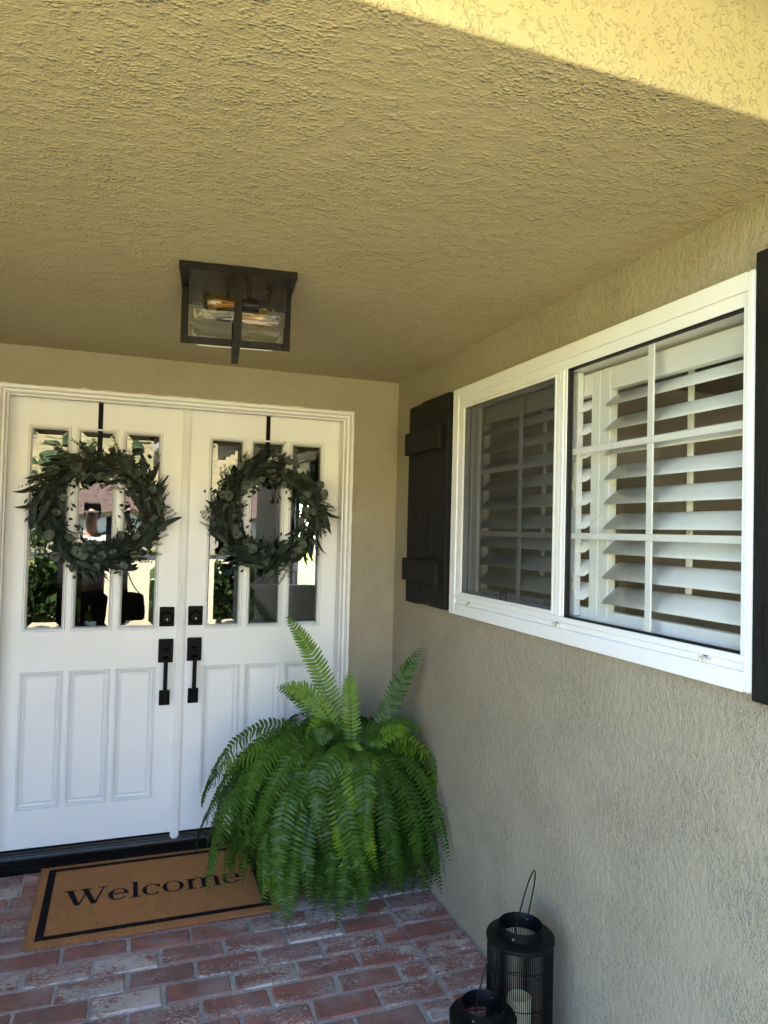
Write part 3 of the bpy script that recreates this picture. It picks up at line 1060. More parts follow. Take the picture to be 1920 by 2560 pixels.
sill = sl.build('sill', M_SILL, fr, smooth=35)
for k in range(9):
    x = XL + .07 + k * .176
    MB().lathe([(0.0, .0022), (.003, .0016), (.0042, 0)], (x, LY - .018, ZB - .0275), 10).build('screw', M_SCREW, sill)

# =================================================================== DOOR LEAVES
S_, W_, G_ = .0835, .1798, .0213
ZL0, ZL1, ZP0, ZP1 = 1.0627, 2.0034, .2676, .8818
OFF = [S_, S_ + W_, S_ + W_ + G_, S_ + 2 * W_ + G_, S_ + 2 * W_ + 2 * G_, S_ + 3 * W_ + 2 * G_]


def door_leaf(x0, hinge_left, label):
    x1 = x0 + DW
    d = empty('door_leaf', (x0 + DW / 2, LY, ZB), label, 'door', 'white double doors')
    xs = [x0 + o for o in OFF] if hinge_left else [x1 - o for o in OFF][::-1]
    gx = [x0 + .0015] + xs + [x1 - .0015]
    gz = [ZB, ZP0, ZP1, ZL0, ZL1, ZT - .003]
    mb = MB()
    th = .044
    for i in range(7):
        for j in range(5):
            hole = (i % 2 == 1) and j in (1, 3)
            if not hole:
                a, b, c, e = gx[i], gx[i + 1], gz[j], gz[j + 1]
                mb.add([(a, LY, c), (b, LY, c), (b, LY, e), (a, LY, e)], [(0, 1, 2, 3)])
                mb.add([(a, LY + th, c), (b, LY + th, c), (b, LY + th, e), (a, LY + th, e)], [(3, 2, 1, 0)])
    X0, X1, Z0, Z1 = gx[0], gx[-1], gz[0], gz[-1]
    mb.add([(X0, LY, Z0), (X1, LY, Z0), (X1, LY, Z1), (X0, LY, Z1), (X0, LY + th, Z0), (X1, LY + th, Z0), (X1, LY + th, Z1), (X0, LY + th, Z1)],
           [(0, 4, 5, 1), (1, 5, 6, 2), (2, 6, 7, 3), (3, 7, 4, 0)])
    slab = mb.build('slab', M_DOOR, d, recalc=False)
    for k in range(3):
        a, b = xs[2 * k], xs[2 * k + 1]
        f = MB().loops(a, b, ZL0, ZL1, [(0, LY), (.0004, LY + .0050), (.0018, LY + .0050), (.0024, LY - .0045), (.0055, LY - .0075), (.0095, LY - .0065), (.0125, LY - .001), (.0135, LY + .0015), (.0175, LY + .009), (.0175, LY + .044)]).build('lite_moulding', M_DOOR, d, recalc=False)
        MB().loops(a, b, ZL0, ZL1, [(.0172, LY + .0090), (.041, LY + .0080)], fill=True).build('pane', M_PANE, f, recalc=False)
        MB().loops(a, b, ZP0, ZP1, [(0, LY), (.0004, LY + .0060), (.0020, LY + .0060), (.0026, LY - .002), (.0055, LY - .0040), (.0090, LY - .002), (.0110, LY + .0040), (.0114, LY + .0090), (.0132, LY + .0090), (.0138, LY + .0030), (.0235, LY + .0088), (.0238, LY + .0135), (.0256, LY + .0135), (.0260, LY + .0075), (.0290, LY + .0066), (.0294, LY + .0105), (.0308, LY + .0105), (.0312, LY + .0064)], fill=True).build('panel', M_DOOR, d, recalc=False)
    return d


def rect_plate(mb, xa, xb, za, zb, y0, t, bev=.003):
    mb.box(xa, xb, y0 - t, y0, za, zb, bev)


def hardware(d, xc, dz):
    """Deadbolt above, square handleset below."""
    y = LY - .0005
    db = MB()
    rect_plate(db, xc - .034, xc + .034, 1.0765 + dz, 1.1690 + dz, y, .012, .002)
    db = db.build('deadbolt', M_BLACK, d)
    zc = 1.118 + dz
    MB().lathe([(.0305, -.0125), (.0305, -.020), (.0275, -.0225), (.024, -.021), (.0225, -.0185), (.0, -.0185)], (xc, LY, zc), 32, 'y').build('ring', M_BLACK, db, smooth=40)
    MB().lathe([(.013, -.0186), (.0125, -.0225), (.0, -.023)], (xc + .001, LY, zc - .004), 20, 'y').build('cylinder', M_BLACK, db, smooth=40)
    MB().lathe([(.0042, -.0232), (.0030, -.0245), (.0, -.0245)], (xc + .001, LY, zc - .006), 10, 'y').box(xc - .0002, xc + .0022, LY - .0246, LY - .0235, zc - .0135, zc - .008).build('keyhole', M_SCREW, db)
    h = MB()
    rect_plate(h, xc - .034, xc + .034, .9045 + dz, 1.0165 + dz, y, .012, .002)
    h.box(xc - .013, xc + .013, y - .050, y - .011, .9215 + dz, .9330 + dz, .002)
    hs = h.build('handleset', M_BLACK, d)
    tl = MB().box(xc - .014, xc + .014, y - .040, y - .0115, .9655 + dz, .9735 + dz, .0025)
    tl.box(xc - .007, xc + .007, y - .030, y - .0115, .957 + dz, .9652 + dz, .002)
    tl.build('thumb_latch', M_BLACK, hs)
    xg = xc - .0005
    g = MB().box(xg - .0095, xg + .0095, y - .062, y - .0505, .7205 + dz, .9335 + dz, .003)
    g.box(xg - .0095, xg + .0095, y - .050, y - .0125, .7235 + dz, .7370 + dz, .002)
    g.build('grip', M_BLACK, hs)
    lp = MB()
    rect_plate(lp, xc - .0245, xc + .0245, .7020 + dz, .7725 + dz, y, .012, .002)
    lp.build('lower_plate', M_BLACK, hs)


dl = door_leaf(XL, True, 'left leaf of the white double doors, nearest the frame corner')
hardware(dl, -1.1060, 0.0)
dr = door_leaf(XC, False, 'right leaf of the white double doors, partly behind the fern')
hardware(dr, -.9735, .003)
a = MB()
for (p, q, y) in ((-.0200, .0200, .012), (-.0135, .0135, .015)):
    a.box(XC + p, XC + q, LY - y, LY - (.001 if y < .013 else .0121), .0615, ZT - .004, .002)
for q in (-.008, 0, .008):
    a.box(XC + q - .0022, XC + q + .0022, LY - .0168, LY - .0151, .0620, ZT - .0045, .0008)
a.build('astragal', M_TRIM, dr)

# =================================================================== WREATH HANGERS
def hanger(xc, label):
    o = MB().box(xc - .0105, xc + .0105, LY - .0042, LY - .0022, 1.84, ZT - .004)
    o.box(xc - .0105, xc + .0105, LY - .040, LY - .0022, 1.8375, 1.8395)
    o.box(xc - .0105, xc + .0105, LY - .042, LY - .0402, 1.8375, 1.865)
    o = o.build('wreath_hanger', M_BLACK)
    return tag(o, label, 'hanger', 'wreath hangers over the doors')


hanger(-1.4312, 'flat black metal strap holding the wreath of the left door leaf')
hanger(-.6445, 'flat black metal strap holding the wreath of the right door leaf')

# =================================================================== WINDOW
win = empty('window', (0, -1.47, WZ0), 'wide white sliding window with grid bars and a screened left half', 'window')
PF = -.020                       # front face of the frame


def wbox(name, y0, y1, z0, z1, x0, x1, bev=.0025, mat=None, parent=None):
    return bx(name, mat or M_VINYL, parent or win, x0, x1, y0, y1, z0, z1, bev=bev)


# outer frame, stepped bands
wbox('jamb', -.7505, WY0, WZ0, WZ1, PF, .10)
wbox('jamb', WY1, -2.2112, WZ0, WZ1, PF - .004, .10, .006)
hdp = MB().box(PF, .10, -2.2108, -.7507, 2.1168, WZ1, .0018).box(PF + .0045, .10, -2.2108, -.7507, 2.0835, 2.1165, .0018)
hdp.build('head', M_VINYL, win)
bt = MB().box(PF, .10, -2.2108, -.7507, WZ0, 1.2680, .002).box(PF + .006, .10, -2.2108, -.7507, 1.2683, 1.2857, .0015).box(PF + .001, .10, -2.2108, -.7507, 1.2860, 1.3040, .0018)
bt.build('bottom_rail', M_VINYL, win)
# mullion, with fine grooves
mu = MB().box(PF + .0015, .0015, -1.5065, -1.4850, 1.3043, 2.0832, .002).box(PF + .0040, .0012, -1.5215, -1.5068, 1.3043, 2.0832, .0015).box(PF + .0030, .0012, -1.4848, -1.4670, 1.3043, 2.0832, .0025)
mu.build('mullion', M_VINYL, win)
# right pane side
wbox('glazing_bead', -2.2106, -2.1995, 1.3043, 2.0832, PF + .003, .10, .0015)
gk = MB()
gk.loops(-2.1993, -1.5217, 1.3043, 2.0832, [(.0, PF + .006), (.0035, PF + .010), (.0045, .004)], axis='x')
gk.box(PF + .008, .0012, -1.5226, -1.5219, 1.3085, 2.0790)
gk.build('gasket', M_GASKET, win, recalc=False)
MB().add([(.002, -2.1993, 1.3043), (.002, -1.5217, 1.3043), (.002, -1.5217, 2.0832), (.002, -2.1993, 2.0832)], [(0, 1, 2, 3)]).build('pane', M_WINGLASS, win, recalc=False)


def muntins(y0, y1, z0, z1, x, vy, zz, wd=.0235, hw=.0187):
    zz = sorted(zz)
    cuts = [z0] + [v for q in zz for v in (q - hw / 2, q + hw / 2)] + [z1]
    for q in zz:
        bx('muntin', M_VINYL, win, x, x + .006, y0, y1, q - hw / 2, q + hw / 2, bev=.0012)
    for k in range(0, len(cuts), 2):
        bx('muntin', M_VINYL, win, x + .0004, x + .0056, vy - wd / 2, vy + wd / 2, cuts[k] + .0004, cuts[k + 1] - .0004, bev=.0012)


muntins(-2.1985, -1.5225, 1.3050, 2.0825, .005, -1.8745, (1.8215, 1.5587))
# sliding sash seen beyond the tracks, with its latch
sh = MB()
for q in (-.0095, -.0045):
    sh.box(q, q + .0012, -1.5238, -1.5228, 1.306, 2.081)
sh.build('track', M_VINYL, win)
st = MB().box(.036, .058, -1.5060, -1.4500, 1.306, 2.081, .002)
st = st.build('sash_stile', M_LOUVER, win)
lt = MB().box(.028, .0358, -1.5040, -1.4800, 1.645, 1.790, .003).box(.018, .0278, -1.5035, -1.4860, 1.700, 1.735, .004).box(.030, .0358, -1.5040, -1.4850, 1.38, 1.44, .002)
lt.build('sash_latch', M_OLDVINYL, st)
# left half : screen in front of the sliding pane
sc = MB().loops(-1.4668, -.7870, 1.3043, 2.0832, [(0, PF + .004), (.0055, PF + .0015), (.0125, PF + .003), (.0125, PF + .012)], axis='x')
scr = sc.build('screen_frame', M_TRIM, win, recalc=False)
wbox('jamb_stop', -.7868, -.7507, 1.3043, 2.0832, PF + .004, .02, .0015)
MB().add([(PF + .009, -1.4545, 1.3166), (PF + .009, -.7993, 1.3166), (PF + .009, -.7993, 2.0709), (PF + .009, -1.4545, 2.0709)], [(0, 1, 2, 3)]).build('insect_screen', M_SCREEN, win, recalc=False)
ft = MB().tube([(PF + .006, -1.125, 1.318), (PF + .004, -1.125, 1.345), (PF + .004, -1.165, 1.345), (PF + .006, -1.165, 1.318)], .0022, 5)
ft.build('pull_tab', M_GASKET, scr)
sp = MB()
sp.loops(-1.4668, -.800, 1.3045, 2.0830, [(0, .016), (.016, .0155), (.018, .022), (.018, .034)], axis='x')
sp.build('sliding_sash', M_VINYL, win, recalc=False)
bx('sash_stile', M_VINYL, win, .0175, .0339, -.866, -.8185, 1.3045, 2.0830, bev=.002)
MB().add([(.029, -1.450, 1.3225), (.029, -.8665, 1.3225), (.029, -.8665, 2.0650), (.029, -1.450, 2.0650)], [(0, 1, 2, 3)]).build('pane', M_WINGLASS, win, recalc=False)
muntins(-1.4495, -.8670, 1.323, 2.0645, .031, -1.165, (1.8055, 1.5587))
for yc in (-.8774, -1.4871, -2.1000):
    w = MB()
    w.box(PF - .0048, PF + .0058, yc - .016, yc + .016, 1.2772, 1.2812, .0012)
    w.box(PF - .0040, PF + .0058, yc - .016, yc - .0095, 1.2690, 1.2770, .001)
    w.box(PF - .0040, PF + .0058, yc + .0095, yc + .016, 1.2690, 1.2770, .001)
    w.build('weep_cover', M_OLDVINYL, win)
    bx('weep_slot', M_GASKET, win, PF + .0035, PF + .0058, yc - .0070, yc + .0070, 1.2835, 1.2850)
# timber head lining just behind the glass
lin = MB().box(.101, .129, -2.2150, -.7200, 2.0850, 2.139).box(.101, .129, -2.2150, -.7200, 1.2440, 1.300)
lin.build('inner_lining', M_TANWOOD, win)

# =================================================================== INTERIOR SHUTTERS
def louver_mesh(length):
    """Elliptic blade along Y, tilted, origin at its middle."""
    mb = MB()
    n, c, t = 12, .082, .0105
    th = radians(38)
    prof = []
    for k in range(n):
        a = 2 * pi * k / n
        u, w = cos(a) * c / 2, sin(a) * t / 2 * (1 if abs(cos(a)) < .9 else .7)
        prof.append((u * cos(th) - w * sin(th), u * sin(th) + w * cos(th)))
    vs = [(p[0], s * length / 2, p[1]) for s in (-1, 1) for p in prof]
    fs = [(k, (k + 1) % n, n + (k + 1) % n, n + k) for k in range(n)] + [tuple(range(n)), tuple(range(n, 2 * n))[::-1]]
    me = bpy.data.meshes.new('louver')
    me.from_pydata(vs, [], fs)
    me.materials.append(M_LOUVER)
    bm = bmesh.new()
    bm.from_mesh(me)
    bmesh.ops.recalc_face_normals(bm, faces=bm.faces)
    bm.to_mesh(me)
    bm.free()
    for p in me.polygons:
        p.use_smooth = len(p.vertices) == 4
    return me


LZ = [1.5589 + (1.9594 - .0756 * k - 1.5589) * (1.348 / 1.378) for k in range(9)]


def plantation(y0, y1, sw, label):
    """Shutter panel between y0 > y1 just inside the glass."""
    t = empty('interior_shutter', (.075, (y0 + y1) / 2, 1.25), label, 'window shutter', 'white louvred shutters inside the window')
    X0, X1 = .134, .164
    X0, X1 = .060, .090
    for (a, b) in ((y0, y0 - sw), (y1 + sw, y1)):
        s = MB().box(X0, X1, b, a, 1.262, 2.074, .002)
        s.build('stile', M_LOUVER, t)
    a, b = y0 - sw - .0006, y1 + sw + .0006
    bx('top_rail', M_LOUVER, t, X0 + .001, X1 - .001, b, a, 2.0045, 2.0735, bev=.002)
    bx('bottom_rail', M_LOUVER, t, X0 + .001, X1 - .001, b, a, 1.2625, 1.3340, bev=.002)
    me = louver_mesh(a - b - .003)
    half_u = .041 * cos(radians(38))
    half_w = .041 * sin(radians(38))
    for z in LZ:
        o = bpy.data.objects.new('louver', me)
        COL.objects.link(o)
        o.parent = t
        o.location = Vector((.040 + half_u, (a + b) / 2, z + half_w)) - Vector(t.location)
    yr = (a + b) / 2 - .008
    rod = MB().box(.1085, .1185, yr - .010, yr + .010, LZ[-1] + .05, LZ[0] + .068, .003)
    rod.build('tilt_rod', M_LOUVER, t)
    return t


E1 = -1.5865
pr_ = plantation(E1 - .0012, -2.2105, .0465, 'louvred white shutter behind the clear right pane')
pl_ = plantation(-.7900, E1 + .0012, .0415, 'louvred white shutter behind the screened left pane')
# the reveal frame the interior shutters hang in
rv = MB().box(.1305, .155, -2.34, -.66, 2.08, 2.16).box(.1305, .155, -2.34, -.66, 1.20, 1.258)
tag(rv.build('shutter_surround', M_LOUVER), 'white surround holding the louvred shutters inside the window', 'trim')

# =================================================================== EXTERIOR SHUTTERS
def ext_shutter(y0, y1, z0, z1, label, seed):
    """Board and batten shutter on the wall between y0 > y1."""
    t = empty('board_shutter', (-.02, (y0 + y1) / 2, z0), label, 'window shutter', 'black board and batten shutters beside the window')
    rnd = random.Random(seed)
    n = 3
    g = .0070
    w = (y0 - y1 - g * (n - 1)) / n
    bs = []
    for k in range(n):
        a = y0 - k * (w + g)
        dz = rnd.uniform(-.004, .004)
        b = bx('board', M_SHUTTER, t, -.0300, -.0015, a - w, a, z0 + dz, z1 + dz, bev=.0025)
        bs.append(b)
    h = z1 - z0
    for zc in (z0 + .165 * h, z0 + .805 * h):
        bx('batten', M_SHUTTER, t, -.0525, -.0305, y1 + (.052 if y0 > -1 else .001), y0 + (.001 if y0 > -1 else -.052), zc - .052, zc + .052, bev=.003)
    return t


ext_shutter(-.2350, -.6725, 1.2285, 2.1572, 'narrow black shutter between the corner and the window', 1)
ext_shutter(-2.2420, -2.6800, 1.2090, 2.1850, 'black shutter at the right edge beside the window, nearest the camera', 2)

# =================================================================== CEILING LIGHT
LC = Vector((-.9985, -1.161, H))
LA = radians(-6.6)
lamp = empty('ceiling_light', LC, 'dark bronze box lamp with clear glass and two bulbs on the ceiling', 'ceiling light')


def lampmb():
    return MB()


def lbuild(mb, name, mat, parent, smooth=False, recalc=True):
    rotated(mb, LA, (LC.x, LC.y))
    return mb.build(name, mat, parent, smooth=smooth, recalc=recalc)


cx_, cy_ = LC.x, LC.y
Q = .170
m = MB()
m.loops(0, 0, 0, 0, [])
m = MB().box(cx_ - Q, cx_ + Q, cy_ - Q, cy_ + Q, H - .024, H - .001, .0015)
plate = lbuild(m, 'ceiling_plate', M_BRONZE, lamp)
for (a, b) in ((-.03, .045), (.035, .045)):
    m = MB().box(cx_ + a - .005, cx_ + a + .005, cy_ - .012, cy_ - .004, H - .050, H - .0243, .001)
    lbuild(m, 'lug', M_BRONZE, plate)
D = .198
BWD, BTH = .022, .009
# flat frame across the lamp (left, bottom, right), then the crossing strap just below it
m = MB().box(cx_ - Q + .001, cx_ - Q + .001 + BWD, cy_ - BTH / 2, cy_ + BTH / 2, H - D, H - .0245, .001)
m.box(cx_ + Q - .001 - BWD, cx_ + Q - .001, cy_ - BTH / 2, cy_ + BTH / 2, H - D, H - .0245, .001)
m.box(cx_ - Q + .0012 + BWD, cx_ + Q - .0012 - BWD, cy_ - BTH / 2, cy_ + BTH / 2, H - D, H - D + BWD, .001)
lbuild(m, 'strap', M_BRONZE, lamp)
m = MB().box(cx_ - .0115, cx_ + .0115, cy_ - Q + .001, cy_ - Q + .001 + BTH, H - D - .0005, H - .0245, .001)
m.box(cx_ - .0115, cx_ + .0115, cy_ + Q - .001 - BTH, cy_ + Q - .001, H - D - .0005, H - .0245, .001)
m.box(cx_ - .0115, cx_ + .0115, cy_ - Q + .001, cy_ + Q - .001, H - D - .016, H - D - .0008, .001)
lbuild(m, 'strap', M_BRONZE, lamp)
m = MB().lathe([(.0045, 0), (.004, -.0025), (0, -.0032)], (cx_, cy_ - Q + .0008, H - .040), 12, 'y')
lbuild(m, 'screw', M_BRONZE, lamp)


def rounded_rect(hx, hy, r, z, n=5):
    out = []
    for (sx, sy, a0) in ((1, 1, 0), (-1, 1, pi / 2), (-1, -1, pi), (1, -1, 3 * pi / 2)):
        for k in range(n + 1):
            a = a0 + k * pi / 2 / n
            out.append((cx_ + sx * (hx - r) + r * cos(a), cy_ + sy * (hy - r) + r * sin(a), z))
    return out


def glassbox():
    m = MB()
    rings = [rounded_rect(.141, .141, .022, H - .0245), rounded_rect(.143, .143, .022, H - .035), rounded_rect(.140, .140, .022, H - .148), rounded_rect(.137, .137, .024, H - .163), rounded_rect(.128, .128, .024, H - .171)]
    n = len(rings[0])
    vs = [p for r in rings for p in r]
    fs = [(i * n + k, i * n + (k + 1) % n, i * n + n + (k + 1) % n, i * n + n + k) for i in range(len(rings) - 1) for k in range(n)]
    fs.append(tuple((len(rings) - 1) * n + k for k in range(n)))
    m.add(vs, fs)
    return m


lbuild(glassbox(), 'glass_shade', M_LAMPGLASS, lamp, smooth=50)

def bulb_set(yo, zo, sgn):
    """Arm from the plate, socket and a long filament bulb lying along X (sgn: way the bulb points)."""
    y, z = cy_ + yo, H + zo
    xb = cx_ - sgn * .098
    m = MB().tube([(xb, y, H - .0243), (xb, y, H - .045), (xb + sgn * .001, y, z + .020), (xb + sgn * .009, y, z + .007), (xb + sgn * .024, y, z), (xb + sgn * .036, y, z)], .0052, 8)
    m.lathe([(.010, H - .031), (.010, H - .0243)], (xb, y, 0), 14)
    lbuild(m, 'arm', M_BRONZE, lamp, smooth=50)
    xs = xb + sgn * .034
    prof = [(.0, 0), (.0195, .0), (.0205, .003), (.0205, .048), (.0185, .050), (.0175, .048), (.0, .046)]
    m = MB().lathe([(r, sgn * h) for r, h in prof], (xs, y, z), 24, 'x')
    lbuild(m, 'socket', M_BRONZE, lamp, smooth=40)
    x1 = xs + sgn * .047
    prof = [(.0130, 0), (.0132, .012), (.0150, .022), (.0205, .045), (.0265, .070), (.0305, .090), (.0300, .100), (.0255, .111), (.0165, .119), (.0060, .123), (.0020, .127), (0, .128)]
    m = MB().lathe([(r, sgn * h) for r, h in prof], (x1, y, z), 24, 'x')
    b = lbuild(m, 'bulb', M_AMBER, lamp, smooth=60)
    m = MB()
    for k in range(5):
        a = 2 * pi * k / 5
        r = .0105
        m.tube([(x1 + sgn * .024, y + .6 * r * cos(a), z + .6 * r * sin(a)), (x1 + sgn * .092, y + r * cos(a), z + r * sin(a))], .00085, 5)
    lbuild(m, 'filament', M_FIL, b)
    m = MB().lathe([(.0085, 0), (.0080, sgn * .012), (.0030, sgn * .022), (.0025, sgn * .030), (0, sgn * .031)], (x1, y, z), 12, 'x')
    lbuild(m, 'stem', M_LAMPGLASS, b)


M_FIL = plain("amber_filament", (0.85, 0.45, 0.10), 0.5)
bulb_set(-.062, -.082, -1)
bulb_set(.050, -.085, 1)

# =================================================================== WREATHS
def leaf_strip(name, L, W, bend, fold, mat, n=7, twist=0.0, tip=.9):
    vs, fs = [], []
    for i in range(n + 1):
        t = i / n
        w = W * (sin(pi * min(1, t * .93 + .07) ** .8) ** .75) * .5
        if i == n:
            w = .0004
        x = L * (sin(bend * t) / bend if abs(bend) > 1e-3 else t)
        z = L * ((1 - cos(bend * t)) / bend if abs(bend) > 1e-3 else 0)
        a = twist * t
        vs += [(x, -w * cos(a), z + abs(w) * fold - w * sin(a)), (x, 0, z), (x, w * cos(a), z + abs(w) * fold + w * sin(a))]
    for i in range(n):
        k = 3 * i
        fs += [(k, k + 3, k + 4, k + 1), (k + 1, k + 4, k + 5, k + 2)]
    me = bpy.data.meshes.new(name)
    me.from_pydata(vs, [], fs)
    me.materials.append(mat)
    me.polygons.foreach_set('use_smooth', [True] * len(me.polygons))
    return me


def round_leaf(name, r, mat, seed):
    rnd = random.Random(seed)
    n = 14
    vs = [(r, 0, -.0035)]
    for k in range(n):
        a = 2 * pi * k / n
        q = r * (1 + .07 * sin(2 * a + seed) + rnd.uniform(-.03, .03))
        vs.append((r + q * cos(a) * 1.03, q * sin(a), .007 * sin(3 * a + seed) * (q / r) + .004))
    vs.append((-.012, 0, -.006))
    fs = [(0, 1 + k, 1 + (k + 1) % n) for k in range(n)]
    m = n // 2
    fs.append((1 + m, n + 1, 1 + m - 1))
    me = bpy.data.meshes.new(name)
    me.from_pydata(vs, [], fs)
    me.materials.append(mat)
    me.polygons.foreach_set('use_smooth', [True] * len(me.polygons))
    return me


def sprig_mesh(L, seed, leaf=.0095, curve=.5):
    rnd = random.Random(seed)
    mb = MB()
    pts = []
    n = 9
    for i in range(n + 1):
        t = i / n
        pts.append(Vector((L * t, curve * L * .25 * t * t, .04 * L * sin(3 * t + seed))))
    mb.tube(pts, [.0016 * (1 - .6 * i / n) for i in range(n + 1)], 4)
    t = .10
    while t < 1.0:
        i = min(n - 1, int(t * n))
        p = pts[i].lerp(pts[i + 1], t * n - i)
        d = (pts[i + 1] - pts[i]).normalized()
        s = leaf * (1.15 - .55 * t) * rnd.uniform(.85, 1.15)
        ph = rnd.uniform(0, pi)
        for q in (0, pi / 1.0):
            side = Vector((0, cos(ph + q), sin(ph + q)))
            side = (side - d * side.dot(d)).normalized()
            nrm = d.cross(side)
            e = (side * .92 + d * .45).normalized()
            w = d * .32 * s
            mb.add([p, p + e * s * .5 + w + nrm * s * .1, p + e * s * 1.05, p + e * s * .5 - w + nrm * s * .1], [(0, 1, 2, 3)])
        t += .062 * .105 / L * 1.15
    me = bpy.data.meshes.new('sprig')
    me.from_pydata([tuple(v) for v in mb.v], [], mb.f)
    me.materials.append(M_SPRIG)
    return me


LONG = [leaf_strip('leaf', L, W, b, .35, M_EUC, twist=tw) for (L, W, b, tw) in
        ((.135, .022, .9, .3), (.155, .026, 1.2, -.4), (.115, .024, .7, .5), (.17, .023, 1.5, .6), (.10, .020, .5, -.3), (.14, .029, 1.1, .2), (.125, .019, -.6, .4))]
ROUND = [round_leaf('leaf', r, M_DOLLAR, k) for k, r in enumerate((.019, .024, .017, .021, .025))]
PALE = round_leaf('leaf', .023, M_PALE, 9)
SPR = [sprig_mesh(L, k, .0135, c) for k, (L, c) in enumerate(((.11, .6), (.135, -.5), (.095, .9), (.12, .2)))]


def orient(xdir, zdir):
    x = xdir.normalized()
    z = (zdir - x * zdir.dot(x)).normalized()
    y = z.cross(x)
    return Matrix((x, y, z)).transposed().to_4x4()


def wreath(c, label, seed, spin, flip):
    rnd = random.Random(seed)
    t = empty('wreath', c, label, 'wreath', 'green leafy wreaths on the front doors')
    # twig ring
    mb = MB()
    for k in range(9):
        ph, off = rnd.uniform(0, 6), rnd.uniform(.002, .018)
        R0 = .222 + rnd.uniform(-.022, .022)
        pts = []
        for i in range(60):
            a = 2 * pi * i / 60
            r = R0 + off * sin(5 * a + ph)
            pts.append((c[0] + r * cos(a), c[1] + off * cos(4 * a + ph * 2), c[2] + r * sin(a)))
        mb.tube(pts, .0048, 5, closed=True)
    mb.build('twig_ring', M_TWIG, t, smooth=60)

    def put(me, name, a, r, depth, tang, splay, rollv):
        """a: ring angle; tang: heading relative to the tangent in the door plane; splay: towards the viewer."""
        p = Vector((r * cos(a), depth, r * sin(a)))
        rad = Vector((cos(a), 0, sin(a)))
        tg = Vector((-sin(a), 0, cos(a))) * flip
        h = tg * cos(tang) + rad * sin(tang)
        x = h * cos(splay) + Vector((0, -1, 0)) * sin(splay)
        z = Vector((0, -1, 0)) * cos(splay) + h * -sin(splay)
        z = Matrix.Rotation(rollv, 3, x) @ z
        o = bpy.data.objects.new(name, me)
        COL.objects.link(o)
        o.parent = t
        mt = orient(x, z)
        mt.translation = p
        o.matrix_local = mt
        return o

    for k in range(130):
        a = rnd.uniform(0, 2 * pi)
        # the long leaves gather in sprays, some hanging well outwards
        if k < 44:
            a = rnd.choice((.0, -.5, .35, 2.3, 3.9, 4.8)) + spin + rnd.gauss(0, .28)
            tang = rnd.gauss(.20, .30)
            r = rnd.uniform(.210, .276)
        else:
            tang = rnd.gauss(.02, .30)
            r = rnd.uniform(.172, .270)
        put(rnd.choice(LONG), 'leaf', a, r, rnd.uniform(-.058, .018), tang, rnd.gauss(.10, .22), rnd.gauss(0, .7))
    for k in range(64):
        a = rnd.uniform(0, 2 * pi)
        put(rnd.choice(ROUND), 'leaf', a, rnd.uniform(.160, .275), rnd.uniform(-.066, -.010), rnd.uniform(-1.4, 1.4), rnd.gauss(.15, .3), rnd.gauss(0, .5))
    # a dense under-layer of small leaves hides the twigs
    for q in range(2):
        mb = MB()
        for k in range(560):
            a = rnd.uniform(0, 2 * pi)
            r = rnd.gauss(.216, .036)
            p = Vector((c[0] + r * cos(a), c[1] + rnd.uniform(-.040, .028), c[2] + r * sin(a)))
            d = (Vector((-sin(a), 0, cos(a))) * flip * rnd.uniform(.2, 1) + Vector((rnd.gauss(0, .6), rnd.gauss(-.2, .5), rnd.gauss(0, .6)))).normalized()
            e_ = d.cross(Vector((0, -1, 0)) + Vector((rnd.gauss(0, .5), 0, rnd.gauss(0, .5)))).normalized()
            L_, W_2 = rnd.uniform(.020, .038), rnd.uniform(.005, .009)
            mb.add([p, p + d * L_ * .45 + e_ * W_2, p + d * L_, p + d * L_ * .45 - e_ * W_2], [(0, 1, 2, 3)])
        mb.build('small_foliage', (M_EUC, M_SPRIG)[q], t, recalc=False, kind='stuff')
    if flip < 0:
        put(PALE, 'leaf', 1.66, .248, -.068, .6, .1, .2)
    for k in range(104):
        a = rnd.uniform(0, 2 * pi)
        out = k < 54
        put(rnd.choice(SPR), 'sprig', a, rnd.uniform(.205, .262) if out else rnd.uniform(.165, .235), rnd.uniform(-.05, .02), rnd.gauss(.50, .30) if out else rnd.gauss(-.15, .4), rnd.gauss(.05, .22), rnd.uniform(-pi, pi))
    return t


wreath((-1.4225, LY - .045, 1.622), 'leafy green wreath on the left door, with long leaves swept to its right side', 41, .0, 1)
wreath((-.6345, LY - .045, 1.630), 'leafy green wreath on the right door, with one pale round leaf near its top', 57, -.35, -1)

# =================================================================== DOORMAT
MX0, MX1, MY0, MY1 = -1.602, -.661, -.529, .116
mat_ = empty('doormat', ((MX0 + MX1) / 2, (MY0 + MY1) / 2, 0.001), 'tan coir doormat with a black border reading Welcome', 'doormat')
MB().box(MX0, MX1, MY0, MY1, .0012, .0115, .003).build('base', M_COIR, mat_)
B0, B1 = .028, .058


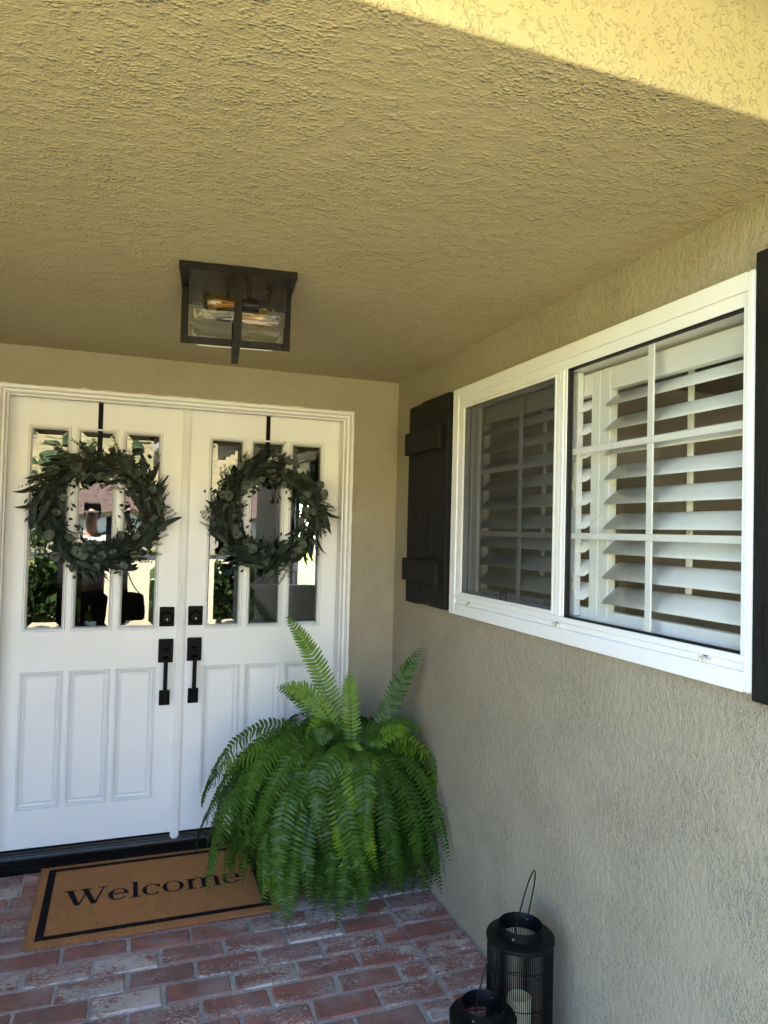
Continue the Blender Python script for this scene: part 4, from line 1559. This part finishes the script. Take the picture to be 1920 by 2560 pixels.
def letters():
    """Strokes in letter units (x right, y up, x-height 1, cap height 1.42), each stroke a list of quads."""
    def bar(x0, y0, x1, y1, w0, w1=None):
        w1 = w0 if w1 is None else w1
        return [[(x0 - w0 / 2, y0), (x0 + w0 / 2, y0), (x1 + w1 / 2, y1), (x1 - w1 / 2, y1)]]

    def serif(x, y, w, h=.07):
        return [[(x - w / 2, y - h / 2), (x + w / 2, y - h / 2), (x + w / 2, y + h / 2), (x - w / 2, y + h / 2)]]

    def arc(cx, cy, rx, ry, a0, a1, thick, thin, n=18, power=1.0):
        out = []
        prev = None
        for i in range(n + 1):
            a = a0 + (a1 - a0) * i / n
            th = thin + (thick - thin) * abs(cos(a)) ** 1.3
            ti = thin * .9
            o_ = (cx + rx * cos(a), cy + ry * sin(a))
            i_ = (cx + (rx - th) * cos(a), cy + (ry - ti) * sin(a))
            if prev:
                out.append([prev[0], o_, i_, prev[1]])
            prev = (o_, i_)
        return out

    G = []
    # W
    g = bar(.16, 1.40, .52, 0, .25, .20) + bar(.84, 1.10, .55, 0, .07, .09) + bar(.78, 1.40, 1.16, 0, .25, .20) + bar(1.55, 1.40, 1.20, 0, .08, .10)
    g += serif(.17, 1.40, .48) + serif(.80, 1.40, .50) + serif(1.53, 1.40, .42)
    G.append((g, 1.74))
    # e
    g = arc(.42, .5, .42, .52, radians(2), radians(318), .19, .075, 26) + [[(.17, .50), (.83, .50), (.83, .58), (.17, .58)]]
    G.append((g, .90))
    # l
    g = bar(.22, 0, .22, 1.46, .20) + serif(.22, .035, .46) + [[(.00, 1.40), (.14, 1.40), (.14, 1.47), (.00, 1.44)]]
    G.append((g, .50))
    # c
    g = arc(.42, .5, .42, .52, radians(48), radians(318), .19, .075, 22) + [[(.60, .70), (.76, .66), (.78, .84), (.62, .88)]]
    G.append((g, .86))
    # o
    g = arc(.46, .5, .46, .53, 0, 2 * pi, .19, .07, 30)
    G.append((g, .99))
    # m
    g = bar(.22, 0, .22, .98, .19) + bar(.80, 0, .80, .72, .19) + bar(1.38, 0, 1.38, .72, .19)
    g += serif(.22, .035, .42) + serif(.80, .035, .42) + serif(1.38, .035, .42) + [[(.02, .90), (.13, .90), (.13, 1.0), (.02, .97)]]
    for x in (.22, .80):
        g += arc(x + .345, .66, .33, .36, 0, pi * .94, .19, .075, 14)
    G.append((g, 1.62))
    # e
    g = arc(.42, .5, .42, .52, radians(2), radians(318), .19, .075, 26) + [[(.17, .50), (.83, .50), (.83, .58), (.17, .58)]]
    G.append((g, .84))
    return G


LETT = letters()
LS = .0945                      # height of the small letters
tot = sum(w for _, w in LETT)
LXs = (.712) / (tot * LS)
x = -1.4900
quads = []
for (g, w) in LETT:
    mb = MB()
    z = .0121
    for q in g:
        z += .00012
        P_ = [(x + a * LS * LXs, -.2650 + b * LS * .98) for a, b in q]
        quads.append(P_)
        mb.add([(a, b, z) for a, b in P_], [(0, 1, 2, 3)])
    mb.build('letter', M_COIRBLK, mat_)
    x += w * LS * LXs
fb = MB()
zz = .01205
for (a, b, c, d) in ((MX0 + B0, MX1 - B0, MY0 + B0 + .010, MY0 + B1 + .008), (MX0 + B0, MX1 - B0, MY1 - B1 + .004, MY1 - B0), (MX0 + B0, MX0 + B1, MY0 + B1 + .0085, MY1 - B1 + .0035), (MX1 - B1, MX1 - B0, MY0 + B1 + .0085, MY1 - B1 + .0035)):
    fb.add([(a, c, zz), (b, c, zz), (b, d, zz), (a, d, zz)], [(0, 1, 2, 3)])
fb.build('border', M_COIRBLK, mat_)
# coir pile: short stiff fibres, black where the print is
grid = {}
for q in quads:
    xs_ = [p[0] for p in q]
    ys_ = [p[1] for p in q]
    for i in range(int(min(xs_) * 50) - 1, int(max(xs_) * 50) + 2):
        for j in range(int(min(ys_) * 50) - 1, int(max(ys_) * 50) + 2):
            grid.setdefault((i, j), []).append(q)


def printed(px, py):
    if MX0 + B0 < px < MX1 - B0 and MY0 + B0 + .010 < py < MY1 - B0 and not (MX0 + B1 < px < MX1 - B1 and MY0 + B1 + .008 < py < MY1 - B1 + .004):
        return True
    for q in grid.get((int(px * 50), int(py * 50)), ()):
        s_ = 0
        ok = True
        for k in range(len(q)):
            a, b = q[k], q[(k + 1) % len(q)]
            cr = (b[0] - a[0]) * (py - a[1]) - (b[1] - a[1]) * (px - a[0])
            if abs(cr) < 1e-12:
                continue
            if s_ == 0:
                s_ = 1 if cr > 0 else -1
            elif (cr > 0) != (s_ > 0):
                ok = False
                break
        if ok:
            return True
    return False


rp = random.Random(4)
pv, pf, pm = [], [], []
for k in range(52000):
    px, py = rp.uniform(MX0 - .001, MX1 + .001), rp.uniform(MY0 - .001, MY1 + .001)
    e = min(px - MX0, MX1 - px, py - MY0, MY1 - py)
    if rp.random() < .10:
        if rp.random() < .6:
            py = MY0 + rp.uniform(-.001, .006)
        else:
            px = rp.choice((MX0, MX1)) + rp.uniform(-.004, .004)
        e = 0
    blk = printed(px + rp.gauss(0, .0007), py + rp.gauss(0, .0007))
    h = rp.uniform(.003, .0062)
    z0 = .0110 if e > .004 else rp.uniform(.004, .0105)
    a = rp.uniform(0, 2 * pi)
    ln = rp.uniform(.001, .0045) + (.0055 if e <= .004 else 0)
    dx, dy = ln * cos(a), ln * sin(a)
    if e <= .004:
        if py < MY0 + .006:
            dy = -abs(dy) - .002
        elif px < MX0 + .006:
            dx = -abs(dx) - .002
        elif px > MX1 - .006:
            dx = abs(dx) + .002
    wx, wy = -sin(a) * .0007, cos(a) * .0007
    i = len(pv)
    pv += [(px - wx, py - wy, z0), (px + wx, py + wy, z0), (px + dx, py + dy, z0 + h)]
    pf.append((i, i + 1, i + 2))
    pm.append(1 if blk else 0)
me = bpy.data.meshes.new('pile')
o_ = Vector(mat_.location)
me.from_pydata([(p[0] - o_.x, p[1] - o_.y, p[2] - o_.z) for p in pv], [], pf)
me.materials.append(M_COIR)
me.materials.append(M_COIRBLK)
me.polygons.foreach_set('material_index', pm)
link('pile', me, mat_)['kind'] = 'stuff'

# =================================================================== FERN
FC = Vector((-.355, -.365, 0))
pot = empty('planter', FC, 'dark round planter hidden under the fern in the corner', 'planter')
MB().lathe([(.0, .004), (.095, .004), (.102, .02), (.128, .31), (.134, .315), (.134, .335), (.124, .335), (.118, .31), (.0, .305)], FC, 36).build('pot', M_POT, pot, smooth=40)
MB().lathe([(.0, .316), (.08, .318), (.1185, .312)], FC, 24).build('soil', M_SOIL, pot)
fern = empty('fern', FC + Vector((0, 0, .317)), 'big bright green sword fern drooping to the bricks in the corner', 'fern')
CROWN = FC + Vector((0, 0, .42))


def clampwall(p):
    x, y, z = p
    x = min(x, -.020)
    lim = -.022 if x > XR - .06 else .105
    y = min(y, lim)
    return Vector((x, y, max(z, .012)))


def frond(pts, width, upv, mat, rnd, pinna_gap=.0185, tipfrac=.0):
    """pts: polyline of the midrib, width: full pinna length at the widest."""
    pts = [clampwall(p) for p in pts]
    # resample by length
    seg = [(pts[i + 1] - pts[i]).length for i in range(len(pts) - 1)]
    L = sum(seg)
    def at(s_):
        for i, q in enumerate(seg):
            if s_ <= q or i == len(seg) - 1:
                t = s_ / max(q, 1e-6)
                return pts[i].lerp(pts[i + 1], t), (pts[i + 1] - pts[i]).normalized()
            s_ -= q
    mb = MB()
    mb.cur = 1
    mb.tube(pts, [.0022 * (1 - .75 * i / (len(pts) - 1)) for i in range(len(pts))], 4)
    mb.cur = 0
    s_ = L * rnd.uniform(.06, .12)
    k = 0
    sgn = 1
    while s_ < L * .995:
        p, d = at(s_)
        t = s_ / L
        up = upv(p)
        side = d.cross(up)
        if side.length < 1e-3:
            side = d.orthogonal()
        side.normalize()
        nrm = side.cross(d).normalized()
        prof = min(1.0, (t / .22) ** .6) * min(1.0, ((1.0 - t) / .34) ** .62)
        ln = width * .5 * max(.10, prof) * rnd.uniform(.92, 1.06)
        for sg in (-1, 1):
            lean = .16 + .40 * t
            e = (side * sg * cos(lean) + d * sin(lean)).normalized()
            n2 = nrm
            droop = rnd.uniform(-.06, .26) + .10 * t
            bw = min(.0142, ln * .40) * .5
            w = (d - e * d.dot(e)).normalized()
            tl = rnd.gauss(.30, .20)
            w = w * cos(tl) - n2 * sin(tl)
            q0 = p + w * 0
            tipp = p + e * ln - n2 * ln * droop
            midp = p + e * ln * .5 + n2 * ln * .03
            qtr = p + e * ln * .16 + n2 * ln * .02
            v = [q0 - w * bw * .5, q0 + w * bw * .5,
                 qtr - w * bw * 1.05, qtr + n2 * -.0012, qtr + w * bw * 1.15,
                 midp - w * bw * .95 + n2 * .0010, midp - n2 * .0016, midp + w * bw * .95 + n2 * .0010,
                 tipp - e * ln * .10 - w * bw * .45, tipp + w * bw * .10, tipp - e * ln * .12 + w * bw * .5]
            mb.add(v, [(0, 2, 3), (0, 3, 1), (1, 3, 4), (2, 5, 6, 3), (3, 6, 7, 4), (5, 8, 9, 6), (6, 9, 10, 7)])
        s_ += pinna_gap * (1.0 if t < .7 else .8) * rnd.uniform(.93, 1.07)
    return mb


def grow(az, e0, L, e1, power=1.3, wob=0.0, start=None, n=16):
    p = Vector(start) if start is not None else CROWN + Vector((cos(az) * .05, sin(az) * .05, 0))
    pts = [p.copy()]
    for i in range(n):
        t = (i + .5) / n
        e = e0 + (e1 - e0) * t ** power
        a = az + wob * t
        p = p + Vector((cos(a) * cos(e), sin(a) * cos(e), sin(e))) * (L / n)
        q = clampwall(p)
        p = q
        pts.append(p.copy())
    return pts


rf_ = random.Random(77)
# blades turn partly towards the open, lit side of the porch
outw = lambda p: (Vector((p.x - FC.x, p.y - FC.y, 0)) * .8 + Vector((-.06, -.30, .50))).normalized()


def reach(az):
    # how far the skirt may swing out before it meets a wall
    c, s_ = cos(az), sin(az)
    r = 1e9
    if c > .05:
        r = min(r, (-.03 - FC.x) / c)
    if s_ > .05:
        r = min(r, (-.04 - FC.y) / s_ if FC.x + c * .3 > XR - .06 else (.09 - FC.y) / s_)
    return max(.16, r)


def add_frond(pts, w, mat, up=None, gap=.0182):
    m = frond(pts, w, up or outw, mat, rf_, gap)
    o = m.build('frond', [mat, M_FERNSTEM], fern, recalc=False)
    o.data.polygons.foreach_set('use_smooth', [True] * len(o.data.polygons))


def bez(a, b, c, n=16):
    a, b, c = Vector(a), Vector(b), Vector(c)
    return [a * (1 - t) ** 2 + b * 2 * t * (1 - t) + c * t * t for t in [i / n for i in range(n + 1)]]


# the drooping skirt: each frond leaves the crown, arches over and hangs to a chosen hem
def drape(az, r_out, z_top, z_end, r_end, w, mt, r0=.05, zs=None):
    c, s_ = cos(az), sin(az)
    zc = CROWN.z if zs is None else zs
    pts = []
    n = 18
    p0 = Vector((r0, 0, zc))
    p1 = Vector((r_out * rf_.uniform(.22, .42), 0, z_top + rf_.uniform(.07, .16)))
    p2 = Vector((r_out * 1.02, 0, z_top - .02))
    p3 = Vector((r_end, 0, z_end))
    wob = rf_.gauss(0, .24)
    for i in range(n + 1):
        t = i / n
        q = p0 * (1 - t) ** 3 + p1 * 3 * t * (1 - t) ** 2 + p2 * 3 * t * t * (1 - t) + p3 * t ** 3
        a = az + wob * t * t
        pts.append(Vector((FC.x + q.x * cos(a), FC.y + q.x * sin(a), q.z)))
    add_frond(pts, w, mt)


for (num, ro, zt_, ze, w) in ((40, (.26, .36), (.42, .54), (.0, .06), .100), (50, (.32, .46), (.52, .66), (.0, .16), .108), (40, (.33, .50), (.62, .75), (.06, .34), .110)):
    for k in range(num):
        az = 2 * pi * (k + rf_.uniform(-.42, .42)) / num
        rr = reach(az)
        r_ = rf_.uniform(*ro)
        left = max(0.0, cos(az - radians(188)))
        r_ += .16 * left ** 2 * (1 if zt_[0] > .45 else .4)
        front = max(0.0, cos(az - radians(262)))
        r_ -= .05 * front
        r_ = min(r_, rr)
        mt = M_FERN if rf_.random() < (.92 if zt_[0] < .55 else .70) else M_FERNY
        zend = rf_.uniform(*ze) + (.10 * left if zt_[0] > .55 else 0)
        drape(az, r_ * .98, rf_.uniform(*zt_), zend, min(r_ * rf_.uniform(.98, 1.14), rr + .02), w * rf_.uniform(.85, 1.1), mt)
# more weight on the side that hangs over the mat
for k in range(13):
    az = radians(rf_.uniform(178, 222))
    r_ = rf_.uniform(.38, .55)
    drape(az, r_, rf_.uniform(.46, .68), rf_.uniform(.02, .26), r_ * rf_.uniform(1.0, 1.1), .104 * rf_.uniform(.85, 1.1), M_FERN if rf_.random() < .75 else M_FERNY)
# short inner fronds that close the skirt over the planter
for k in range(40):
    az = radians(rf_.uniform(130, 350))
    r_ = min(rf_.uniform(.19, .27), reach(az))
    drape(az, r_, rf_.uniform(.40, .50), rf_.uniform(.0, .12), r_ * 1.08, .090 * rf_.uniform(.85, 1.1), M_FERN, .08, rf_.uniform(.38, .48))
# short arching fronds that fill the crown
for k in range(26):
    az = radians(rf_.uniform(150, 335))
    rr = min(rf_.uniform(.16, .36), reach(az))
    zt_ = rf_.uniform(.57, .73)
    drape(az, rr, zt_, zt_ - rf_.uniform(.02, .22), rr * 1.02, .098 * rf_.uniform(.8, 1.1), M_FERNOLD if k in (7, 19) else (M_FERNY if rf_.random() < .45 else M_FERN))
# upright young fronds, placed one by one
hero = [
    ((-.36, -.34, .52), (-.40, -.33, .90), (-.625, -.28, 1.175), 0.113, M_FERNY),
    ((-.38, -.36, .52), (-.42, -.36, .86), (-.665, -.40, .885), 0.118, M_FERNY),
    ((-.37, -.33, .52), (-.45, -.31, .80), (-.66, -.30, .86), 0.106, M_FERN),
    ((-.32, -.40, .52), (-.36, -.42, .78), (-.372, -.46, .955), 0.097, M_FERNY),
    ((-.26, -.40, .52), (-.20, -.46, .80), (-.062, -.52, 1.055), 0.104, M_FERN),
    ((-.33, -.42, .54), (-.34, -.52, .74), (-.44, -.66, .57), 0.106, M_FERNY),
    ((-.28, -.44, .54), (-.24, -.55, .76), (-.13, -.60, .70), 0.094, M_FERNY),
    ((-.30, -.45, .52), (-.31, -.60, .70), (-.335, -.66, .54), 0.100, M_FERNY),
    ((-.42, -.40, .54), (-.66, -.46, .80), (-.85, -.52, .42), 0.109, M_FERNY),
    ((-.42, -.36, .54), (-.74, -.34, .82), (-.955, -.36, .34), 0.106, M_FERN),
    ((-.42, -.42, .52), (-.70, -.50, .70), (-.905, -.50, .26), 0.104, M_FERN),
    ((-.31, -.46, .50), (-.345, -.72, .72), (-.400, -.70, .035), 0.097, M_FERNY),
    ((-.22, -.42, .46), (-.06, -.56, .62), (-.035, -.60, .26), 0.071, M_FERN),
    ((-.24, -.42, .50), (-.10, -.62, .74), (-.034, -.80, .22), .090, M_FERN),
    ((-.25, -.44, .50), (-.12, -.62, .66), (-.040, -.74, .07), .092, M_FERN),
    ((-.24, -.40, .50), (-.10, -.50, .72), (-.034, -.66, .36), .088, M_FERN),
    ((-.26, -.46, .48), (-.13, -.62, .60), (-.080, -.69, .03), .094, M_FERN),
    ((-.24, -.44, .48), (-.10, -.58, .56), (-.038, -.64, .12), .090, M_FERN),
    ((-.22, -.40, .44), (-.05, -.60, .40), (-.030, -.66, .12), 0.073, M_FERN),
]
for (a, b, c, w, mt) in hero:
    up = None
    if c[2] > .8:
        # upright fronds show their face to the porch
        up = lambda p: Vector((-.35, -.85, .25)).normalized()
    add_frond(bez(a, b, c), w, mt, up)

# =================================================================== LANTERNS AND CANDLE
def lantern(c, Rf, zt, hh, hang, lean, label, seed):
    """c: foot, Rf: flange radius, zt: flange height, hh: handle height above the flange, hang: pin direction."""
    x, y = c
    t = empty('lantern', (x, y, 0), label, 'lantern', 'black wire lanterns on the bricks')
    Rc, Rw = Rf * .645, Rf * .955
    MB().lathe([(0, .002), (Rf * .96, .002), (Rf * .98, .006), (Rf * .98, .016), (Rf * .93, .016), (Rf * .93, .009), (0, .009)], (x, y, 0), 48).build('base', M_LANTERN, t, smooth=40)
    f = MB().lathe([(Rc, zt - .002), (Rf * .985, zt - .008), (Rf, zt - .010), (Rf, zt - .018), (Rf * .985, zt - .018), (Rf * .97, zt - .0115), (Rc - .0015, zt - .005)], (x, y, 0), 64, closed=True).build('top_ring', M_LANTERN, t, smooth=35)
    MB().lathe([(Rc, zt - .004), (Rc, zt + .024), (Rc - .0016, zt + .0248), (Rc - .0022, zt + .0235), (Rc - .0022, zt - .022), (Rc, zt - .022)], (x, y, 0), 56, closed=True).build('collar', M_LANTERN, t, smooth=35)
    w = MB()
    n = 104
    for k in range(n):
        a = 2 * pi * k / n
        px, py = x + Rw * cos(a), y + Rw * sin(a)
        w.tube([(px, py, .010), (px, py, zt - .012)], .00165, 4, cap=False)
    o = w.build('wire_cage', M_LANTERN, t, smooth=True)
    o['kind'] = 'stuff'
    # four flat uprights
    for k in range(2):
        a = radians(148) + k * pi
        m = MB().box(x + Rw - .0025, x + Rw - .0005, y - .017, y + .017, .010, zt - .012)
        rotated(m, a, (x, y))
        m.build('upright', M_LANTERN, t)
    for z in (zt * .25, zt * .52, zt * .80):
        pts = [(x + (Rw - .0022) * cos(a), y + (Rw - .0022) * sin(a), z) for a in [2 * pi * k / 48 for k in range(48)]]
        MB().tube(pts, .0014, 5, closed=True).build('hoop', M_LANTERN, t, smooth=True)
    ux, uy = cos(hang), sin(hang)
    lx, ly = -uy * lean, ux * lean
    pts = []
    zb = zt + .008
    for k in range(25):
        a = pi * k / 24
        s_ = -cos(a)
        hgt = sin(a) ** .75
        r = Rc * (1 if k not in (0, 24) else .98)
        pts.append((x + ux * r * s_ * (1 + .0 * hgt) + lx * hgt * hh, y + uy * r * s_ + ly * hgt * hh, zb + hh * hgt))
    h = MB().tube(pts, .0021, 7).build('handle', M_LANTERN, t, smooth=60)
    for s_ in (-1, 1):
        MB().tube([(x + ux * Rc * s_ * .96, y + uy * Rc * s_ * .96, zb), (x + ux * Rc * s_ * 1.05, y + uy * Rc * s_ * 1.05, zb)], .003, 8).build('pin', M_SCREW, h)
    return t


BIG = (-.158, -1.540)
SMALL = (-.345, -1.660)
lantern(BIG, .101, .372, .178, radians(41), -.20, 'taller black wire lantern holding a candle, against the wall', 1)
lantern(SMALL, .0915, .25, .165, radians(37), -.16, 'shorter black wire lantern in front of the taller one, cut by the frame', 2)
cd = empty('candle', (BIG[0], BIG[1], .0095), 'ivory pillar candle inside the taller black lantern', 'candle')
rc = .0375
MB().lathe([(0, .0095), (rc, .0095), (rc, .172), (rc - .002, .180), (rc - .008, .1835), (rc - .016, .178), (.012, .172), (0, .171)], (BIG[0], BIG[1], 0), 40).build('wax', M_CANDLE, cd, smooth=50)
MB().tube([(BIG[0], BIG[1], .168), (BIG[0] + .001, BIG[1], .180), (BIG[0] + .002, BIG[1] + .001, .188)], .0016, 6).build('wick', M_WICK, cd)

# =================================================================== THE PERSON TAKING THE PICTURE (seen in the door glass)
def skin_mesh(name, joints, edges, radii, mat, parent, root=0, sub=2):
    me = bpy.data.meshes.new(name)
    me.from_pydata(joints, edges, [])
    o = bpy.data.objects.new(name, me)
    COL.objects.link(o)
    m = o.modifiers.new('skin', 'SKIN')
    m.use_smooth_shade = True
    for i, r in enumerate(radii):
        r = r if isinstance(r, tuple) else (r, r)
        me.skin_vertices[0].data[i].radius = r
    me.skin_vertices[0].data[root].use_root = True
    s_ = o.modifiers.new('sub', 'SUBSURF')
    s_.levels = s_.render_levels = sub
    dg = bpy.context.evaluated_depsgraph_get()
    new = bpy.data.meshes.new_from_object(o.evaluated_get(dg))
    bpy.data.objects.remove(o)
    new.name = name
    new.materials.clear()
    new.materials.append(mat)
    q = bpy.data.objects.new(name, new)
    COL.objects.link(q)
    q.parent = parent
    return q


PX_, PY_ = -1.60, -3.80
pe = empty('person', (PX_, PY_, -.005), 'person in grey cap, white shirt and black trousers holding up a phone', 'person')
# local metres: x right (world), y forward towards the doors, z up
J = {}
jl, ed, ra = [], [], []


def J_(n, p, r):
    J[n] = len(jl)
    jl.append(p)
    ra.append(r)


J_('pelvis', (0, 0, .93), (.155, .115))
J_('waist', (0, .01, 1.08), (.140, .105))
J_('chest', (0, .01, 1.27), (.165, .115))
J_('neckb', (0, .0, 1.43), (.085, .075))
J_('neck', (0, .015, 1.50), .055)
J_('jaw', (.0, .045, 1.575), (.068, .078))
J_('skull', (0, .025, 1.655), (.080, .094))
J_('crown', (0, .015, 1.715), (.058, .070))
for s_, n in ((-1, 'l'), (1, 'r')):
    J_('sh' + n, (.19 * s_, 0, 1.395), .062)
    J_('hip' + n, (.095 * s_, 0, .86), .092)
    J_('knee' + n, (.11 * s_, .02, .48), .058)
    J_('ank' + n, (.115 * s_, -.01, .10), .040)
    J_('toe' + n, (.125 * s_, .16, .045), (.042, .03))
J_('ell', (-.25, .03, 1.13), .043)
J_('wrl', (-.20, .17, .93), .030)
J_('hal', (-.185, .215, .86), (.038, .022))
J_('elr', (.27, .14, 1.22), .043)
J_('wrr', (.28, .22, 1.45), .030)
J_('har', (.283, .235, 1.525), (.022, .036))
for a, b in (('pelvis', 'waist'), ('waist', 'chest'), ('chest', 'neckb'), ('neckb', 'neck'), ('neck', 'jaw'), ('jaw', 'skull'), ('skull', 'crown'),
             ('neckb', 'shl'), ('neckb', 'shr'), ('shl', 'ell'), ('ell', 'wrl'), ('wrl', 'hal'), ('shr', 'elr'), ('elr', 'wrr'), ('wrr', 'har'),
             ('pelvis', 'hipl'), ('pelvis', 'hipr'), ('hipl', 'kneel'), ('hipr', 'kneer'), ('kneel', 'ankl'), ('kneer', 'ankr'), ('ankl', 'toel'), ('ankr', 'toer')):
    ed.append((J[a], J[b]))
body = skin_mesh('body', jl, ed, ra, M_SKIN, pe, 0)


def hand(base, heading, palmn, parent, curl, flip):
    """Five fingers rooted in the palm."""
    b, h, n_ = Vector(base), Vector(heading).normalized(), Vector(palmn).normalized()
    s_ = h.cross(n_) * flip
    for k, (off, L) in enumerate(((-.027, .068), (-.009, .078), (.009, .074), (.026, .060))):
        p = b + s_ * off + h * .012
        pts, d = [p], h.copy()
        for i, f in enumerate((.45, .32, .23)):
            d = (Matrix.Rotation(curl * (i + .6), 3, s_ * flip) @ h)
            p = p + d * L * f
            pts.append(p)
        skin_mesh('finger', [tuple(q) for q in pts], [(0, 1), (1, 2), (2, 3)], [.0095, .0088, .0080, .0066], M_SKIN, parent, 0, 1)
    p = b - s_ * .030 - h * .030
    d = (h * .7 - s_ * .7 + n_ * .25).normalized()
    pts = [p, p + d * .035, p + d * .06 + h * .012]
    skin_mesh('finger', [tuple(q) for q in pts], [(0, 1), (1, 2)], [.012, .010, .0078], M_SKIN, parent, 0, 1)


hand((.285, .240, 1.555), (0, .02, 1), (0, 1, 0), body, .25, 1)
hand((-.180, .230, .83), (.05, .2, -1), (1, 0, 0), body, .3, 1)
# face
fc = MB()
fc.add([(0, .125, 1.665), (-.014, .118, 1.615), (.014, .118, 1.615), (0, .146, 1.618), (0, .115, 1.607)], [(0, 1, 3), (0, 3, 2), (1, 4, 3), (3, 4, 2)])
nose = MB()
off = Vector(pe.location)
nose.add([tuple(Vector(p) + off) for p in fc.v], fc.f)
nose.build('nose', M_SKIN, body, smooth=True)
for sx in (-1, 1):
    MB().lathe([(0, .0), (.010, .004), (.012, .012), (0, .014)], off + Vector((sx * .031, .104, 1.652)), 12, 'y').build('eye', M_SHIRT, body, smooth=True)
    MB().lathe([(0, .014), (.0055, .0145), (0, .0165)], off + Vector((sx * .031, .104, 1.652)), 10, 'y').build('pupil', M_PANTS, body)
    e = MB().lathe([(0, -.010), (.020, -.008), (.030, 0), (.020, .008), (0, .010)], off + Vector((sx * .080, .015, 1.640)), 14, 'x')
    e.build('ear', M_SKIN, body, smooth=True)
MB().tube([off + Vector(p) for p in ((-.024, .117, 1.578), (0, .124, 1.576), (.024, .117, 1.578))], .0045, 6).build('mouth', plain('lips', (.36, .15, .12), .5), body, smooth=True)
# clothes
shirt_j = [(0, 0, .95), (0, .01, 1.08), (0, .01, 1.27), (0, 0, 1.415), (-.19, 0, 1.395), (.19, 0, 1.395), (-.232, .018, 1.235), (.243, .085, 1.29)]
skin_mesh('shirt', shirt_j, [(0, 1), (1, 2), (2, 3), (3, 4), (3, 5), (4, 6), (5, 7)], [(.180, .138), (.162, .128), (.185, .135), (.105, .092), .080, .080, .066, .066], M_SHIRT, pe, 0)
tj = [(0, 0, .95), (-.095, 0, .86), (.095, 0, .86), (-.11, .02, .48), (.11, .02, .48), (-.115, -.005, .10), (.115, -.005, .10)]
skin_mesh('trousers', tj, [(0, 1), (0, 2), (1, 3), (2, 4), (3, 5), (4, 6)], [(.172, .132), .112, .112, .088, .088, .072, .072], M_PANTS, pe, 0)
for sx in (-1, 1):
    skin_mesh('shoe', [(.118 * sx, -.055, .045), (.118 * sx, .03, .055), (.125 * sx, .13, .042), (.128 * sx, .185, .036)], [(0, 1), (1, 2), (2, 3)], [(.045, .04), (.048, .05), (.048, .036), (.036, .028)], M_SHOE, pe, 1)
skin_mesh('cap', [(0, -.030, 1.700), (0, .015, 1.732), (0, .060, 1.712)], [(0, 1), (1, 2)], [(.088, .062), (.094, .050), (.086, .052)], M_CAP, pe, 1)
br = MB()
bv = []
for k in range(13):
    a = pi * k / 12
    bv += [off + Vector((.088 * cos(a), .075 + .02 * sin(a), 1.685)), off + Vector((.080 * cos(a), .090 + .085 * sin(a), 1.672))]
br.add(bv, [(2 * k, 2 * k + 2, 2 * k + 3, 2 * k + 1) for k in range(12)])
br.add([p + Vector((0, 0, .004)) for p in bv], [(2 * k + 1, 2 * k + 3, 2 * k + 2, 2 * k) for k in range(12)])
br.build('cap_brim', M_CAP, pe)
ph = MB().box(PX_ + .255, PX_ + .330, PY_ + .252, PY_ + .260, 1.525, 1.675, .003)
tag(ph.build('phone', M_PHONE), 'black phone held up in the right hand of the person', 'phone')
bag = empty('tote_bag', (PX_ + .38, PY_ + .05, .62), 'black bag hanging at the side of the person', 'bag')
MB().box(PX_ + .26, PX_ + .48, PY_ - .02, PY_ + .10, .60, .88, .02).build('pouch', M_PANTS, bag)
MB().tube([(PX_ + .30, PY_ + .04, .87), (PX_ + .275, PY_ + .06, 1.05), (PX_ + .27, PY_ + .12, 1.17), (PX_ + .30, PY_ + .14, 1.10), (PX_ + .45, PY_ + .04, .87)], .009, 6).build('strap', M_PANTS, bag, smooth=True)
